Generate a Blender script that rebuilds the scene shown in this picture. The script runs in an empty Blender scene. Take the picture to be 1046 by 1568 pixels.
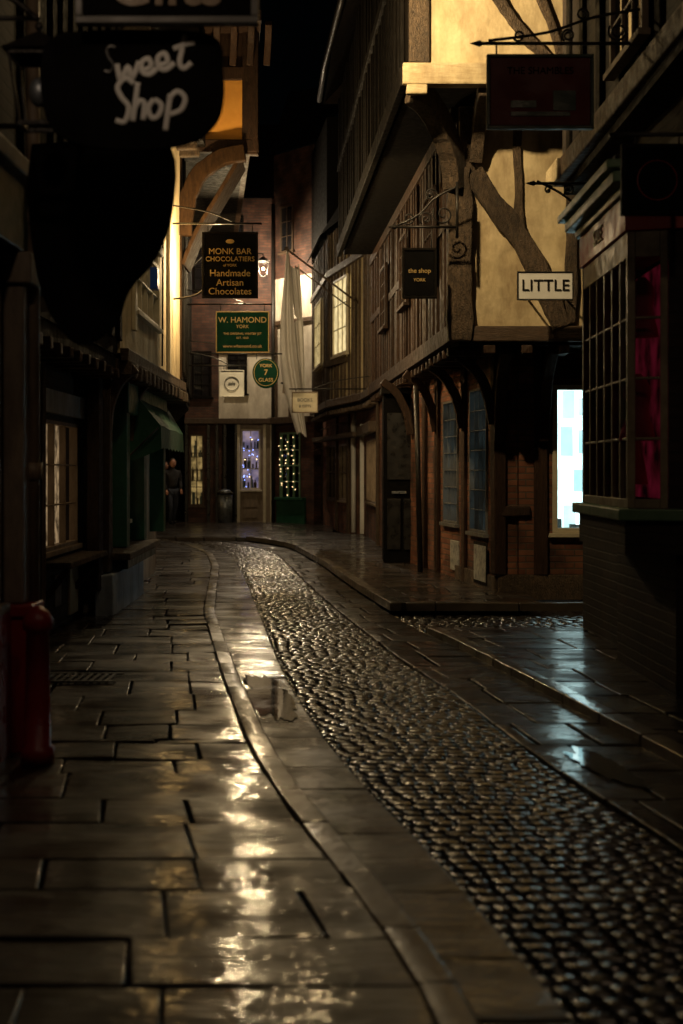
import bpy, bmesh, math, random
from mathutils import Vector, Matrix, noise
random.seed(11)
R=random.uniform
sc=bpy.context.scene
sc.view_settings.view_transform='Standard'
sc.view_settings.look='None'
sc.view_settings.exposure=0

# ---------------------------------------------------------------- materials
def newmat(name):
    m=bpy.data.materials.new(name); m.use_nodes=True
    nt=m.node_tree; nt.nodes.clear()
    out=nt.nodes.new('ShaderNodeOutputMaterial')
    return m,nt,out
def N(nt,t,**k):
    n=nt.nodes.new(t)
    for a,b in k.items(): setattr(n,a,b)
    return n
def stone_mat(name,c1,c2,rough=(.5,.8),scale=3.,bump=.3,bscale=40.,island=.0,stretch=(1,1,1),metal=0.,bdist=.01,spec=.5,dirt=None,transl=0.,coat=0.,coatr=.1,dr=(.42,.72),dry=.25):
    m,nt,out=newmat(name); L=nt.links.new
    tc=N(nt,'ShaderNodeTexCoord'); mp=N(nt,'ShaderNodeMapping'); mp.inputs['Scale'].default_value=stretch
    L(tc.outputs['Object'],mp.inputs[0])
    n1=N(nt,'ShaderNodeTexNoise'); n1.inputs['Scale'].default_value=scale; n1.inputs['Detail'].default_value=4; n1.inputs['Roughness'].default_value=.65
    L(mp.outputs[0],n1.inputs['Vector'])
    r=N(nt,'ShaderNodeMapRange'); r.inputs[1].default_value=.3; r.inputs[2].default_value=.7
    L(n1.outputs['Fac'],r.inputs[0])
    fac=r.outputs[0]
    if island>0:
        g=N(nt,'ShaderNodeNewGeometry')
        mx=N(nt,'ShaderNodeMath',operation='MULTIPLY_ADD'); mx.inputs[1].default_value=island
        L(g.outputs['Random Per Island'],mx.inputs[0])
        m2=N(nt,'ShaderNodeMath',operation='MULTIPLY'); m2.inputs[1].default_value=1-island
        L(fac,m2.inputs[0]); L(m2.outputs[0],mx.inputs[2]); fac=mx.outputs[0]
    cr=N(nt,'ShaderNodeMix',data_type='RGBA'); cr.inputs['A'].default_value=(*c1,1); cr.inputs['B'].default_value=(*c2,1)
    L(fac,cr.inputs['Factor'])
    col=cr.outputs['Result']
    if dirt:
        n3=N(nt,'ShaderNodeTexNoise'); n3.inputs['Scale'].default_value=1.3; n3.inputs['Detail'].default_value=5; n3.inputs['Roughness'].default_value=.7
        mp3=N(nt,'ShaderNodeMapping'); mp3.inputs['Scale'].default_value=(2,2,.7); L(tc.outputs['Object'],mp3.inputs[0]); L(mp3.outputs[0],n3.inputs['Vector'])
        r3=N(nt,'ShaderNodeMapRange'); r3.inputs[1].default_value=dr[0]; r3.inputs[2].default_value=dr[1]; r3.inputs[4].default_value=.85
        L(n3.outputs['Fac'],r3.inputs[0])
        c3=N(nt,'ShaderNodeMix',data_type='RGBA'); c3.inputs['B'].default_value=(*dirt,1)
        L(r3.outputs[0],c3.inputs['Factor']); L(col,c3.inputs['A']); col=c3.outputs['Result']
    p=N(nt,'ShaderNodeBsdfPrincipled'); L(col,p.inputs['Base Color'])
    p.inputs['Metallic'].default_value=metal
    p.inputs['Specular IOR Level'].default_value=spec
    n2=N(nt,'ShaderNodeTexNoise'); n2.inputs['Scale'].default_value=scale*1.7; n2.inputs['Detail'].default_value=2
    L(tc.outputs['Object'],n2.inputs['Vector'])
    rr=N(nt,'ShaderNodeMapRange'); rr.inputs[1].default_value=.35; rr.inputs[2].default_value=.65; rr.inputs[3].default_value=rough[0]; rr.inputs[4].default_value=rough[1]
    L(n2.outputs['Fac'],rr.inputs[0]); L(rr.outputs[0],p.inputs['Roughness'])
    nb=N(nt,'ShaderNodeTexNoise'); nb.inputs['Scale'].default_value=bscale; nb.inputs['Detail'].default_value=3
    L(mp.outputs[0],nb.inputs['Vector'])
    b=N(nt,'ShaderNodeBump'); b.inputs['Strength'].default_value=bump; b.inputs['Distance'].default_value=bdist
    L(nb.outputs['Fac'],b.inputs['Height']); L(b.outputs[0],p.inputs['Normal'])
    if coat>0:
        wr=N(nt,'ShaderNodeMapRange'); wr.inputs[1].default_value=.38; wr.inputs[2].default_value=.56; wr.inputs[3].default_value=coat*dry; wr.inputs[4].default_value=coat
        nw=N(nt,'ShaderNodeTexNoise'); nw.inputs['Scale'].default_value=1.6; nw.inputs['Detail'].default_value=4; L(mp.outputs[0],nw.inputs['Vector'])
        L(nw.outputs['Fac'],wr.inputs[0]); L(wr.outputs[0],p.inputs['Coat Weight'])
        p.inputs['Coat Roughness'].default_value=coatr; p.inputs['Coat IOR'].default_value=1.4
        L(b.outputs[0],p.inputs['Coat Normal'])
    if transl>0:
        tr=N(nt,'ShaderNodeBsdfTranslucent'); L(col,tr.inputs[0]); ms=N(nt,'ShaderNodeMixShader'); ms.inputs[0].default_value=transl
        L(p.outputs[0],ms.inputs[1]); L(tr.outputs[0],ms.inputs[2]); L(ms.outputs[0],out.inputs[0])
    else: L(p.outputs[0],out.inputs[0])
    return m
def brick_mat(name,c1,c2,mort,rough=.75):
    m,nt,out=newmat(name); L=nt.links.new
    uv=N(nt,'ShaderNodeTexCoord')
    bt=N(nt,'ShaderNodeTexBrick'); bt.inputs['Scale'].default_value=1
    bt.inputs['Brick Width'].default_value=.23; bt.inputs['Row Height'].default_value=.075; bt.inputs['Mortar Size'].default_value=.009
    bt.inputs['Mortar Smooth'].default_value=.3
    bt.inputs['Color1'].default_value=(*c1,1); bt.inputs['Color2'].default_value=(*c2,1); bt.inputs['Mortar'].default_value=(*mort,1)
    nz=N(nt,'ShaderNodeTexNoise'); nz.inputs['Scale'].default_value=9; L(uv.outputs['UV'],nz.inputs['Vector'])
    ad=N(nt,'ShaderNodeMix',data_type='VECTOR'); ad.inputs['Factor'].default_value=.012
    L(uv.outputs['UV'],ad.inputs['A']); L(nz.outputs['Color'],ad.inputs['B'])
    L(ad.outputs['Result'],bt.inputs['Vector'])
    n=N(nt,'ShaderNodeTexNoise'); n.inputs['Scale'].default_value=2.5; n.inputs['Detail'].default_value=5; L(uv.outputs['Object'],n.inputs['Vector'])
    mr=N(nt,'ShaderNodeMapRange'); mr.inputs[1].default_value=.3; mr.inputs[2].default_value=.7; mr.inputs[3].default_value=.2; mr.inputs[4].default_value=1.25
    L(n.outputs['Fac'],mr.inputs[0])
    mx=N(nt,'ShaderNodeMix',data_type='RGBA',blend_type='MULTIPLY'); mx.inputs['Factor'].default_value=1
    L(bt.outputs['Color'],mx.inputs['A']); L(mr.outputs[0],mx.inputs['B'])
    p=N(nt,'ShaderNodeBsdfPrincipled'); p.inputs['Roughness'].default_value=rough
    L(mx.outputs['Result'],p.inputs['Base Color'])
    b=N(nt,'ShaderNodeBump'); b.inputs['Strength'].default_value=.8; b.inputs['Distance'].default_value=.012; b.invert=True
    sm=N(nt,'ShaderNodeMath',operation='MULTIPLY_ADD'); sm.inputs[1].default_value=.5; L(n.outputs['Fac'],sm.inputs[0]); L(bt.outputs['Fac'],sm.inputs[2])
    L(sm.outputs[0],b.inputs['Height']); L(b.outputs[0],p.inputs['Normal']); L(p.outputs[0],out.inputs[0])
    return m
def emit_mat(name,c,s,vary=0.,scale=4.,c2=None):
    m,nt,out=newmat(name); L=nt.links.new
    e=N(nt,'ShaderNodeEmission'); e.inputs[0].default_value=(*c,1); e.inputs[1].default_value=s
    if vary>0:
        tc=N(nt,'ShaderNodeTexCoord'); n=N(nt,'ShaderNodeTexNoise'); n.inputs['Scale'].default_value=scale; n.inputs['Detail'].default_value=3
        L(tc.outputs['Object'],n.inputs['Vector'])
        r=N(nt,'ShaderNodeMapRange'); r.inputs[1].default_value=.35; r.inputs[2].default_value=.65; r.inputs[3].default_value=s*(1-vary); r.inputs[4].default_value=s
        L(n.outputs['Fac'],r.inputs[0]); L(r.outputs[0],e.inputs[1])
        if c2:
            mx=N(nt,'ShaderNodeMix',data_type='RGBA'); mx.inputs['A'].default_value=(*c2,1); mx.inputs['B'].default_value=(*c,1)
            L(n.outputs['Fac'],mx.inputs['Factor']); L(mx.outputs['Result'],e.inputs[0])
    L(e.outputs[0],out.inputs[0]); return m
def glass_mat(name):
    m,nt,out=newmat(name); L=nt.links.new
    t=N(nt,'ShaderNodeBsdfTransparent'); t.inputs[0].default_value=(.85,.9,.88,1)
    g=N(nt,'ShaderNodeBsdfGlossy'); g.inputs['Roughness'].default_value=.03
    f=N(nt,'ShaderNodeFresnel'); f.inputs[0].default_value=1.5
    mx=N(nt,'ShaderNodeMixShader'); L(f.outputs[0],mx.inputs[0]); L(t.outputs[0],mx.inputs[1]); L(g.outputs[0],mx.inputs[2]); L(mx.outputs[0],out.inputs[0])
    return m
M={}
M['sett']=stone_mat('wet_sett_stone',(.006,.0055,.005),(.026,.021,.017),(.2,.36),6,.45,30,.5,bdist=.006,spec=1.,coat=1.,coatr=.16,dry=.5)
M['flag']=stone_mat('wet_flagstone',(.008,.0055,.004),(.040,.026,.017),(.3,.6),1.5,.6,12,.4,(.5,1.9,1),bdist=.013,dirt=(.010,.0075,.0055),spec=.35,coat=1.,coatr=.075,dry=.1)
M['kerb']=stone_mat('kerb_stone',(.05,.039,.028),(.12,.097,.07),(.3,.5),4,.5,18,.4,bdist=.006,coat=.9,coatr=.12,spec=.4)
M['mortar']=stone_mat('wet_mortar',(.006,.005,.0045),(.016,.014,.012),(.2,.5),6,.5,60)
M['puddle']=stone_mat('puddle_water',(.008,.008,.007),(.012,.011,.01),(.02,.08),3,.16,14,bdist=.002)
M['plaster']=stone_mat('cream_plaster',(.50,.40,.225),(.70,.58,.355),(.7,.9),2.5,.6,6,bdist=.035,dirt=(.22,.15,.075))
M['orange_lit']=stone_mat('orange_lit_plaster',(.62,.27,.04),(.75,.36,.06),(.7,.9),3,.3,14,bdist=.012)  # orange lamplight put into the plaster colour
M['plaster_w']=stone_mat('white_plaster',(.62,.56,.45),(.74,.68,.56),(.7,.9),2.5,.3,18,dirt=(.3,.24,.17))
M['beam_c']=stone_mat('limewashed_beam',(.42,.33,.18),(.66,.56,.35),(.7,.9),5,.7,20,bdist=.012,stretch=(1,4,6),dirt=(.18,.12,.06))
M['timber']=stone_mat('old_oak_timber',(.025,.015,.008),(.10,.062,.035),(.5,.8),7,.8,18,.3,(5,5,.8),bdist=.012)
M['timber_m']=stone_mat('dark_oak_timber',(.009,.005,.003),(.056,.027,.014),(.55,.8),7,.8,18,.4,(5,5,.8),bdist=.012,spec=.3)
M['timber_h']=stone_mat('old_oak_timber_horizontal',(.025,.016,.009),(.12,.072,.04),(.5,.8),7,.8,18,.3,(.8,2,6),bdist=.012)
M['timber_grey']=stone_mat('weathered_oak',(.028,.019,.012),(.17,.115,.068),(.6,.85),9,1.,26,.15,(4,4,1.6),bdist=.03,dirt=(.016,.011,.007))
M['timber_d']=stone_mat('black_and_shaded_timber',(.003,.0025,.002),(.008,.006,.004),(.6,.85),7,.5,20,.3,(5,5,.8),spec=.1)  # timber blackened so unlit storeys and soffits read as shade
M['panel_d']=stone_mat('shade_dark_infill',(.004,.003,.002),(.012,.008,.005),(.7,.9),4,.4,25,spec=.1)  # infill colour darkened to stand for unlit upper walls
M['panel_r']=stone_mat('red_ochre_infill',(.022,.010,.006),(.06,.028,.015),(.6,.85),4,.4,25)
M['cove']=stone_mat('brown_cove_boarding',(.014,.007,.003),(.042,.021,.008),(.7,.9),5,.6,20,0,(4,4,1),spec=.12)
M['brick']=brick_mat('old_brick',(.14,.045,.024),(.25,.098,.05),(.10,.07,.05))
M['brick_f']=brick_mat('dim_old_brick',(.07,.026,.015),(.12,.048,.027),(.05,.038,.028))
M['brick_d']=brick_mat('shade_dark_brick',(.016,.009,.006),(.03,.016,.010),(.016,.012,.009))  # brick colour lowered to keep walls looking unlit
M['black']=stone_mat('black_paint',(.006,.006,.006),(.014,.013,.012),(.25,.45),5,.15,30)
M['matteblack']=stone_mat('matte_black_board',(.003,.003,.003),(.0055,.005,.005),(.75,.9),5,.1,30,spec=.06)
M['iron']=stone_mat('wrought_iron',(.012,.011,.01),(.03,.026,.022),(.3,.5),9,.3,60,metal=.4)
M['green']=stone_mat('green_paint',(.010,.07,.038),(.022,.11,.058),(.3,.5),5,.2,30)
M['green_d']=stone_mat('dark_green_paint',(.006,.03,.018),(.012,.045,.026),(.3,.5),5,.2,30)
M['green_s']=stone_mat('green_signboard',(.004,.026,.014),(.006,.036,.019),(.8,.9),5,.1,30,spec=.08)
M['green_l']=stone_mat('pale_green_paint',(.10,.21,.12),(.17,.30,.18),(.35,.55),5,.2,30)
M['awning']=stone_mat('green_canvas',(.006,.052,.031),(.011,.075,.044),(.7,.9),5,.3,60,transl=.15)
M['red']=stone_mat('dark_red_paint',(.34,.014,.010),(.44,.02,.014),(.4,.6),4,.2,30)
M['redsign']=stone_mat('oxblood_paint',(.09,.007,.007),(.13,.010,.009),(.5,.7),4,.1,30)
M['maroon']=stone_mat('maroon_paint',(.22,.014,.014),(.32,.024,.022),(.25,.45),4,.2,30)
M['tan']=stone_mat('tan_painted_wood',(.16,.115,.075),(.28,.21,.14),(.4,.6),5,.3,25,stretch=(3,3,1))
M['tand']=stone_mat('dull_brown_paint',(.16,.12,.085),(.27,.21,.15),(.5,.7),5,.3,25,stretch=(3,3,1))
M['cream']=stone_mat('cream_painted_wood',(.5,.44,.3),(.65,.58,.42),(.4,.6),5,.2,25)
M['creamd']=stone_mat('aged_cream_wood',(.22,.18,.12),(.42,.36,.25),(.45,.65),6,.3,25,dirt=(.07,.05,.035))
M['white']=stone_mat('white_paint',(.7,.7,.66),(.8,.8,.77),(.4,.6),5,.1,25)
M['greyb']=stone_mat('grey_paint',(.10,.10,.10),(.15,.15,.14),(.4,.6),5,.1,25)
M['bluew']=stone_mat('bluewhite_limewash',(.32,.38,.45),(.5,.56,.62),(.6,.8),5,.3,25,dirt=(.12,.13,.14))
M['gold']=stone_mat('gold_leaf',(.42,.28,.09),(.58,.4,.15),(.55,.7),8,.1,40)
M['cloth']=stone_mat('white_flag_cloth',(.70,.66,.60),(.8,.76,.7),(.85,.95),6,.2,40,transl=.35)
M['roof']=stone_mat('dark_roof_tile',(.008,.006,.005),(.02,.013,.011),(.6,.85),8,.7,30,spec=.2)
M['darkglass']=stone_mat('dark_window_glass',(.006,.006,.007),(.012,.012,.013),(.03,.08),3,.06,5,bdist=.004)
M['leadglass']=stone_mat('printed_panel',(.12,.13,.13),(.5,.5,.46),(.4,.6),14,.2,30)
M['glass']=glass_mat('window_glass')
M['skin']=stone_mat('skin',(.42,.2,.13),(.5,.26,.18),(.5,.6),5,.1,30)
M['cloth_d']=stone_mat('dark_coat',(.012,.012,.015),(.025,.024,.03),(.8,.95),6,.3,60)
M['jeans']=stone_mat('dark_jeans',(.015,.02,.035),(.03,.035,.055),(.8,.95),6,.3,60)
M['hair']=stone_mat('dark_hair',(.012,.008,.005),(.03,.02,.012),(.4,.6),20,.5,80)
M['bulb']=emit_mat('lamp_glow',(1,.74,.4),40)
M['litcool']=emit_mat('cool_lit_wall',(.80,.94,1),4.2,.45,4,(.68,.92,.92))
M['litwarm']=emit_mat('warm_lit_wall',(1,.66,.34),.30,.85,9)
M['litdim']=emit_mat('dim_lit_blind',(1,.72,.38),.36,.5,6)
M['litblue']=emit_mat('bluish_lit_blind',(.55,.76,.85),1.9,.85,2.2)
M['litpink']=emit_mat('pink_lit_wall',(1,.6,.45),.55,.6,4,(.45,.4,1))
M['litgold']=emit_mat('gold_lit_wall',(1,.6,.22),.50,.8,6)
M['litblind']=emit_mat('yellow_lit_window',(1,.78,.38),1.1,.4,5)
M['fairy_w']=emit_mat('fairy_white',(1,.68,.32),6)
M['fairy_b']=emit_mat('fairy_blue',(.25,.35,1),5)
M['pink']=stone_mat('pink_cloth',(.35,.02,.07),(.5,.04,.12),(.7,.9),5,.3,30)
M['litred']=emit_mat('pink_lit_interior',(.7,.03,.09),.09,.95,4)
M['goods1']=stone_mat('goods_brown',(.1,.05,.03),(.3,.18,.1),(.4,.7),5,.1,30,.9)
M['goods2']=stone_mat('goods_blue',(.05,.1,.18),(.35,.4,.42),(.4,.7),5,.1,30,.9)
M['cards']=stone_mat('printed_cards',(.6,.76,.82),(.95,.97,.95),(.4,.6),9,.1,30,.8,transl=.88)
M['blue']=stone_mat('blue_plastic',(.01,.06,.4),(.02,.09,.5),(.3,.5),5,.1,30)
M['steel']=stone_mat('galvanised_steel',(.18,.2,.22),(.3,.33,.36),(.25,.5),8,.2,30,metal=.7)

# ---------------------------------------------------------------- mesh builder
class Part:
    def __init__(s): s.v=[]; s.f=[]; s.uv=[]
    def add(s,vs,fs,uvs=None):
        o=len(s.v); s.v+= [tuple(v) for v in vs]
        for i,f in enumerate(fs):
            s.f.append(tuple(o+k for k in f))
            s.uv.append(uvs[i] if uvs else [(vs[k][0]+vs[k][1],vs[k][2]) for k in f])
class G:
    def __init__(s,name,loc=(0,0,0),single=False,wn=False):
        s.name=name; s.loc=Vector(loc); s.parts={}; s.objs=[]; s.single=single; s.wn=wn
    def p(s,name,mat,bevel=0,smooth=False):
        if name not in s.parts: s.parts[name]=(Part(),mat,bevel,smooth)
        return s.parts[name][0]
    def build(s):
        root=None
        if not s.single:
            root=bpy.data.objects.new(s.name,None); sc.collection.objects.link(root); root.location=s.loc; root.empty_display_size=.3
        for pn,(pt,mat,bev,smooth) in s.parts.items():
            me=bpy.data.meshes.new(pn); me.from_pydata(pt.v,[],pt.f)
            uvl=me.uv_layers.new(name='UVMap')
            k=0
            for fu in pt.uv:
                for u in fu: uvl.data[k].uv=u; k+=1
            bm=bmesh.new(); bm.from_mesh(me); bmesh.ops.recalc_face_normals(bm,faces=bm.faces[:]); bm.to_mesh(me); bm.free()
            me.materials.append(M[mat])
            ob=bpy.data.objects.new(s.name if s.single else pn,me); sc.collection.objects.link(ob)
            if smooth:
                for q in me.polygons: q.use_smooth=True
            if bev>0:
                md=ob.modifiers.new('bevel','BEVEL'); md.width=bev; md.segments=2; md.limit_method='ANGLE'
            if s.wn:
                md=ob.modifiers.new('wn','WEIGHTED_NORMAL'); md.weight=70
            s._par(ob,root)
        for ob in s.objs: s._par(ob,root)
        return root
    def _par(s,ob,root):
        if root:
            ob.parent=root; ob.matrix_parent_inverse=Matrix.Translation(s.loc).inverted()
class F:
    def __init__(s,a,b,side):
        s.o=Vector((a[0],a[1])); d=Vector((b[0]-a[0],b[1]-a[1])); s.L=d.length; s.d=d/s.L
        s.n=Vector((-s.d.y,s.d.x)) if side=='L' else Vector((s.d.y,-s.d.x))
    def P(s,a,n,z):
        q=s.o+s.d*a+s.n*n; return Vector((q.x,q.y,z))
def box(pt,f,s0,s1,n0,n1,z0,z1,j=0):
    c=[(a,n,z) for z in (z0,z1) for n in (n0,n1) for a in (s0,s1)]
    vs=[]
    for a,n,z in c:
        v=f.P(a,n,z)
        if j: v+=Vector((R(-j,j),R(-j,j),R(-j,j)))
        vs.append(v)
    fs=[(0,1,3,2),(4,6,7,5),(0,4,5,1),(2,3,7,6),(0,2,6,4),(1,5,7,3)]
    m=[(0,1),(0,1),(0,2),(0,2),(1,2),(1,2)]
    pt.add(vs,fs,[[(c[k][m[i][0]],c[k][m[i][1]]) for k in fa] for i,fa in enumerate(fs)])
WX=F((0,0),(1,0),'R')
def wbox(pt,x0,x1,y0,y1,z0,z1,j=0): box(pt,WX,x0,x1,-y0,-y1,z0,z1,j)
def prism(pt,plan,z0,z1):
    n=len(plan); vs=[(x,y,z0) for x,y in plan]+[(x,y,z1) for x,y in plan]
    fs=[tuple(range(n)),tuple(range(n,2*n))]+[(i,(i+1)%n,n+(i+1)%n,n+i) for i in range(n)]
    uv=[[(vs[k][0],vs[k][1]) for k in fs[0]],[(vs[k][0],vs[k][1]) for k in fs[1]]]
    acc=0
    for i in range(n):
        a=plan[i]; b=plan[(i+1)%n]; l=math.hypot(a[0]-b[0],a[1]-b[1])
        uv.append([(acc,z0),(acc+l,z0),(acc+l,z1),(acc,z1)]); acc+=l
    pt.add(vs,fs,uv)
def poly(pt,f,pts,n0,n1):
    n=len(pts); vs=[f.P(a,n0,z) for a,z in pts]+[f.P(a,n1,z) for a,z in pts]
    fs=[tuple(range(n)),tuple(range(n,2*n))]+[(i,(i+1)%n,n+(i+1)%n,n+i) for i in range(n)]
    pt.add(vs,fs,[[(pts[k%n][0],pts[k%n][1]) for k in fa] for fa in fs])
def sweep(pt,pts,w,h,side,j=0):
    pts=[Vector(p) for p in pts]; side=Vector(side).normalized(); vs=[]
    for i,p in enumerate(pts):
        t=(pts[min(i+1,len(pts)-1)]-pts[max(i-1,0)]).normalized(); up=t.cross(side).normalized(); sd=up.cross(t)
        ww=w[i] if isinstance(w,(list,tuple)) else w
        hh=h[i] if isinstance(h,(list,tuple)) else h
        jj=R(-j,j)
        for a,b in ((-.5,-.5),(.5,-.5),(.5,.5),(-.5,.5)): vs.append(p+sd*a*ww+up*(b*hh+jj))
    n=len(pts); fs=[(0,1,2,3),tuple(4*(n-1)+k for k in range(4))]
    for i in range(n-1):
        for k in range(4): fs.append((4*i+k,4*i+(k+1)%4,4*i+4+(k+1)%4,4*i+4+k))
    pt.add(vs,fs)
def tube(pt,pts,r,n=7,flat=None,taper=None):
    pts=[Vector(p) for p in pts]; vs=[]
    m=len(pts)
    up=Vector((0,1,0)) if flat else None
    prev=None
    for i,p in enumerate(pts):
        t=(pts[min(i+1,m-1)]-pts[max(i-1,0)]).normalized()
        if flat: a=up
        else:
            a=Vector((0,0,1)) if abs(t.z)<.9 else Vector((0,1,0))
            if prev is not None and abs(prev.dot(t))<.95: a=prev
        b=t.cross(a).normalized(); c=b.cross(t).normalized(); prev=c
        rr=r*(taper[i] if taper else 1)
        for k in range(n):
            an=2*math.pi*k/n; vs.append(p+b*math.cos(an)*rr+c*math.sin(an)*rr*(flat or 1))
    fs=[tuple(range(n)),tuple((m-1)*n+k for k in range(n))]
    for i in range(m-1):
        for k in range(n): fs.append((i*n+k,i*n+(k+1)%n,(i+1)*n+(k+1)%n,(i+1)*n+k))
    pt.add(vs,fs)
def smoothline(pts,k=6):
    pts=[Vector(p) for p in pts]; out=[]
    for i in range(len(pts)-1):
        p0=pts[max(i-1,0)];p1=pts[i];p2=pts[i+1];p3=pts[min(i+2,len(pts)-1)]
        for q in range(k):
            t=q/k
            out.append(.5*((2*p1)+(p2-p0)*t+(2*p0-5*p1+4*p2-p3)*t*t+(3*p1-p0-3*p2+p3)*t**3))
    out.append(pts[-1]); return out
def ball(pt,c,r,n=10,m=7,sq=(1,1,1)):
    vs=[];fs=[]
    for i in range(m+1):
        th=math.pi*i/m
        for k in range(n):
            ph=2*math.pi*k/n; vs.append((c[0]+r*sq[0]*math.sin(th)*math.cos(ph),c[1]+r*sq[1]*math.sin(th)*math.sin(ph),c[2]+r*sq[2]*math.cos(th)))
    for i in range(m):
        for k in range(n):
            fs.append((i*n+k,i*n+(k+1)%n,(i+1)*n+(k+1)%n,(i+1)*n+k))
    pt.add(vs,fs)
def octa(pt,c,r):
    x,y,z=c; pt.add([(x+r,y,z),(x-r,y,z),(x,y+r,z),(x,y-r,z),(x,y,z+r),(x,y,z-r)],[(0,2,4),(2,1,4),(1,3,4),(3,0,4),(2,0,5),(1,2,5),(3,1,5),(0,3,5)])
def spiral(c,r0,r1,a0,turns,ax='XZ',k=26):
    out=[]
    for i in range(k+1):
        t=i/k; a=a0+turns*2*math.pi*t; r=r0+(r1-r0)*t
        out.append((c[0]+r*math.cos(a),c[1],c[2]+r*math.sin(a)))
    return out
def text(g,s,x,y,z,size,mat,name,shear=0,off=0,bold=.0,align='CENTER',rot=None,sx=1):
    cu=bpy.data.curves.new(name,'FONT'); cu.body=s; cu.size=size; cu.extrude=.004; cu.align_x=align; cu.align_y='CENTER'; cu.shear=shear; cu.offset=bold
    cu.materials.append(M[mat]); ob=bpy.data.objects.new(name,cu); sc.collection.objects.link(ob)
    ob.location=(x,y,z); ob.rotation_euler=rot or (math.radians(90),0,0); ob.scale=(sx,1,1); g.objs.append(ob)
def wall(pt,f,s0,s1,z0,z1,th,ops=(),n=0.):
    cur=s0
    for (a,b,c,d) in sorted(ops):
        if a>cur: box(pt,f,cur,a,n-th,n,z0,z1)
        if c>z0: box(pt,f,a,b,n-th,n,z0,c)
        if d<z1: box(pt,f,a,b,n-th,n,d,z1)
        cur=b
    if cur<s1: box(pt,f,cur,s1,n-th,n,z0,z1)
def window(g,f,s0,s1,z0,z1,cols,rows,fm,pre,n=0.,lit=None,depth=.35,surf=False,fw=.05,mw=.022,goods=0,glass=True,cards=False):
    fr=g.p(pre+'_frame',fm,.004)
    a,b=(n+.002,n+.05) if surf else (n-.06,n+.025)
    box(fr,f,s0,s0+fw,a,b,z0,z1); box(fr,f,s1-fw,s1,a,b,z0,z1)
    box(fr,f,s0+fw,s1-fw,a,b-.002,z1-fw,z1); box(fr,f,s0+fw,s1-fw,a,b-.002,z0,z0+fw)
    box(fr,f,s0-.05,s1+.05,n+.0,b+.04,z0-.05,z0-.002)
    for i in range(1,cols):
        x=s0+fw+(s1-s0-2*fw)*i/cols; box(fr,f,x-mw/2,x+mw/2,a+.006,b-.012,z0+fw,z1-fw)
    for i in range(1,rows):
        z=z0+fw+(z1-z0-2*fw)*i/rows; box(fr,f,s0+fw,s1-fw,a+.008,b-.015,z-mw/2,z+mw/2)
    if surf: box(g.p(pre+'_glass','darkglass' if not lit else lit),f,s0+.01,s1-.01,n+.001,n+.012,z0+.01,z1-.01)
    else:
        if glass: box(g.p(pre+'_glass','glass'),f,s0+.02,s1-.02,a+.012,a+.016,z0+.02,z1-.02)
        box(g.p(pre+'_interior_back',lit or 'black'),f,s0-.1,s1+.1,n-depth-.03,n-depth,z0-.1,z1+.1)
        if depth>.26:
            sd=g.p(pre+'_interior_sides','tan' if lit else 'black')
            box(sd,f,s0-.12,s0-.1,n-depth,n-.26,z0-.1,z1+.1); box(sd,f,s1+.1,s1+.12,n-depth,n-.26,z0-.1,z1+.1)
        if goods and cards:
            cd=g.p(pre+'_cards','cards'); H=(z1-z0)/goods
            box(g.p(pre+'_rail','white'),f,s0-.05,s1+.05,n-depth+.1,n-depth+.11,z0+.02,z0+.05)
            for r in range(goods):
                x=s0+R(0,.05)
                while x<s1-.05:
                    w=R(.08,.16); h=R(.45,.85)*H
                    if random.random()<.6:
                        dd=R(-depth+.02,-depth+.16); zz=z0+r*H+R(.02,.1); box(cd,f,x,x+w,n+dd,n+dd+.002,zz,zz+h)
                    x+=w+R(.02,.1)
            for k in range(6):
                x=s0+R(.0,.9)*(s1-s0); box(g.p(pre+'_goods_b','goods2'),f,x,x+R(.05,.12),n-.3,n-.24,z0+.02,z0+R(.08,.18))
        elif goods:
            sh=g.p(pre+'_shelves','tan'); g1=g.p(pre+'_goods','goods1'); g2=g.p(pre+'_goods_b','goods2')
            H=(z1-z0)/goods
            for r in range(goods):
                zz=z0+.02+r*H; box(sh,f,s0-.09,s1+.09,n-depth+.005,n-.12,zz,zz+.02)
                x=s0
                while x<s1:
                    w=R(.04,.12); h=R(.2,.75)*H; x+=R(.01,.07)
                    if x+w>s1: break
                    k=random.choice((g1,g2)); dd=R(-.28,-.14)
                    box(k,f,x,x+w,n+dd-.04,n+dd,zz+.022,zz+.022+h*.7)
                    if random.random()<.4: box(k,f,x+w*.3,x+w*.7,n+dd-.03,n+dd-.01,zz+.022+h*.7,zz+.022+h)
                    x+=w
def studs(pt,f,s0,s1,z0,z1,sp,w,proud=.03,j=.012,skip=()):
    s=s0
    while s<s1:
        if not any(a<s<b for a,b in skip):
            k=R(-.03,.03); box(pt,f,s+k,s+k+w*R(.75,1.2),0.001,proud*R(.8,1.2),z0,z1,j*.6)
        s+=sp*R(.85,1.15)
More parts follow.
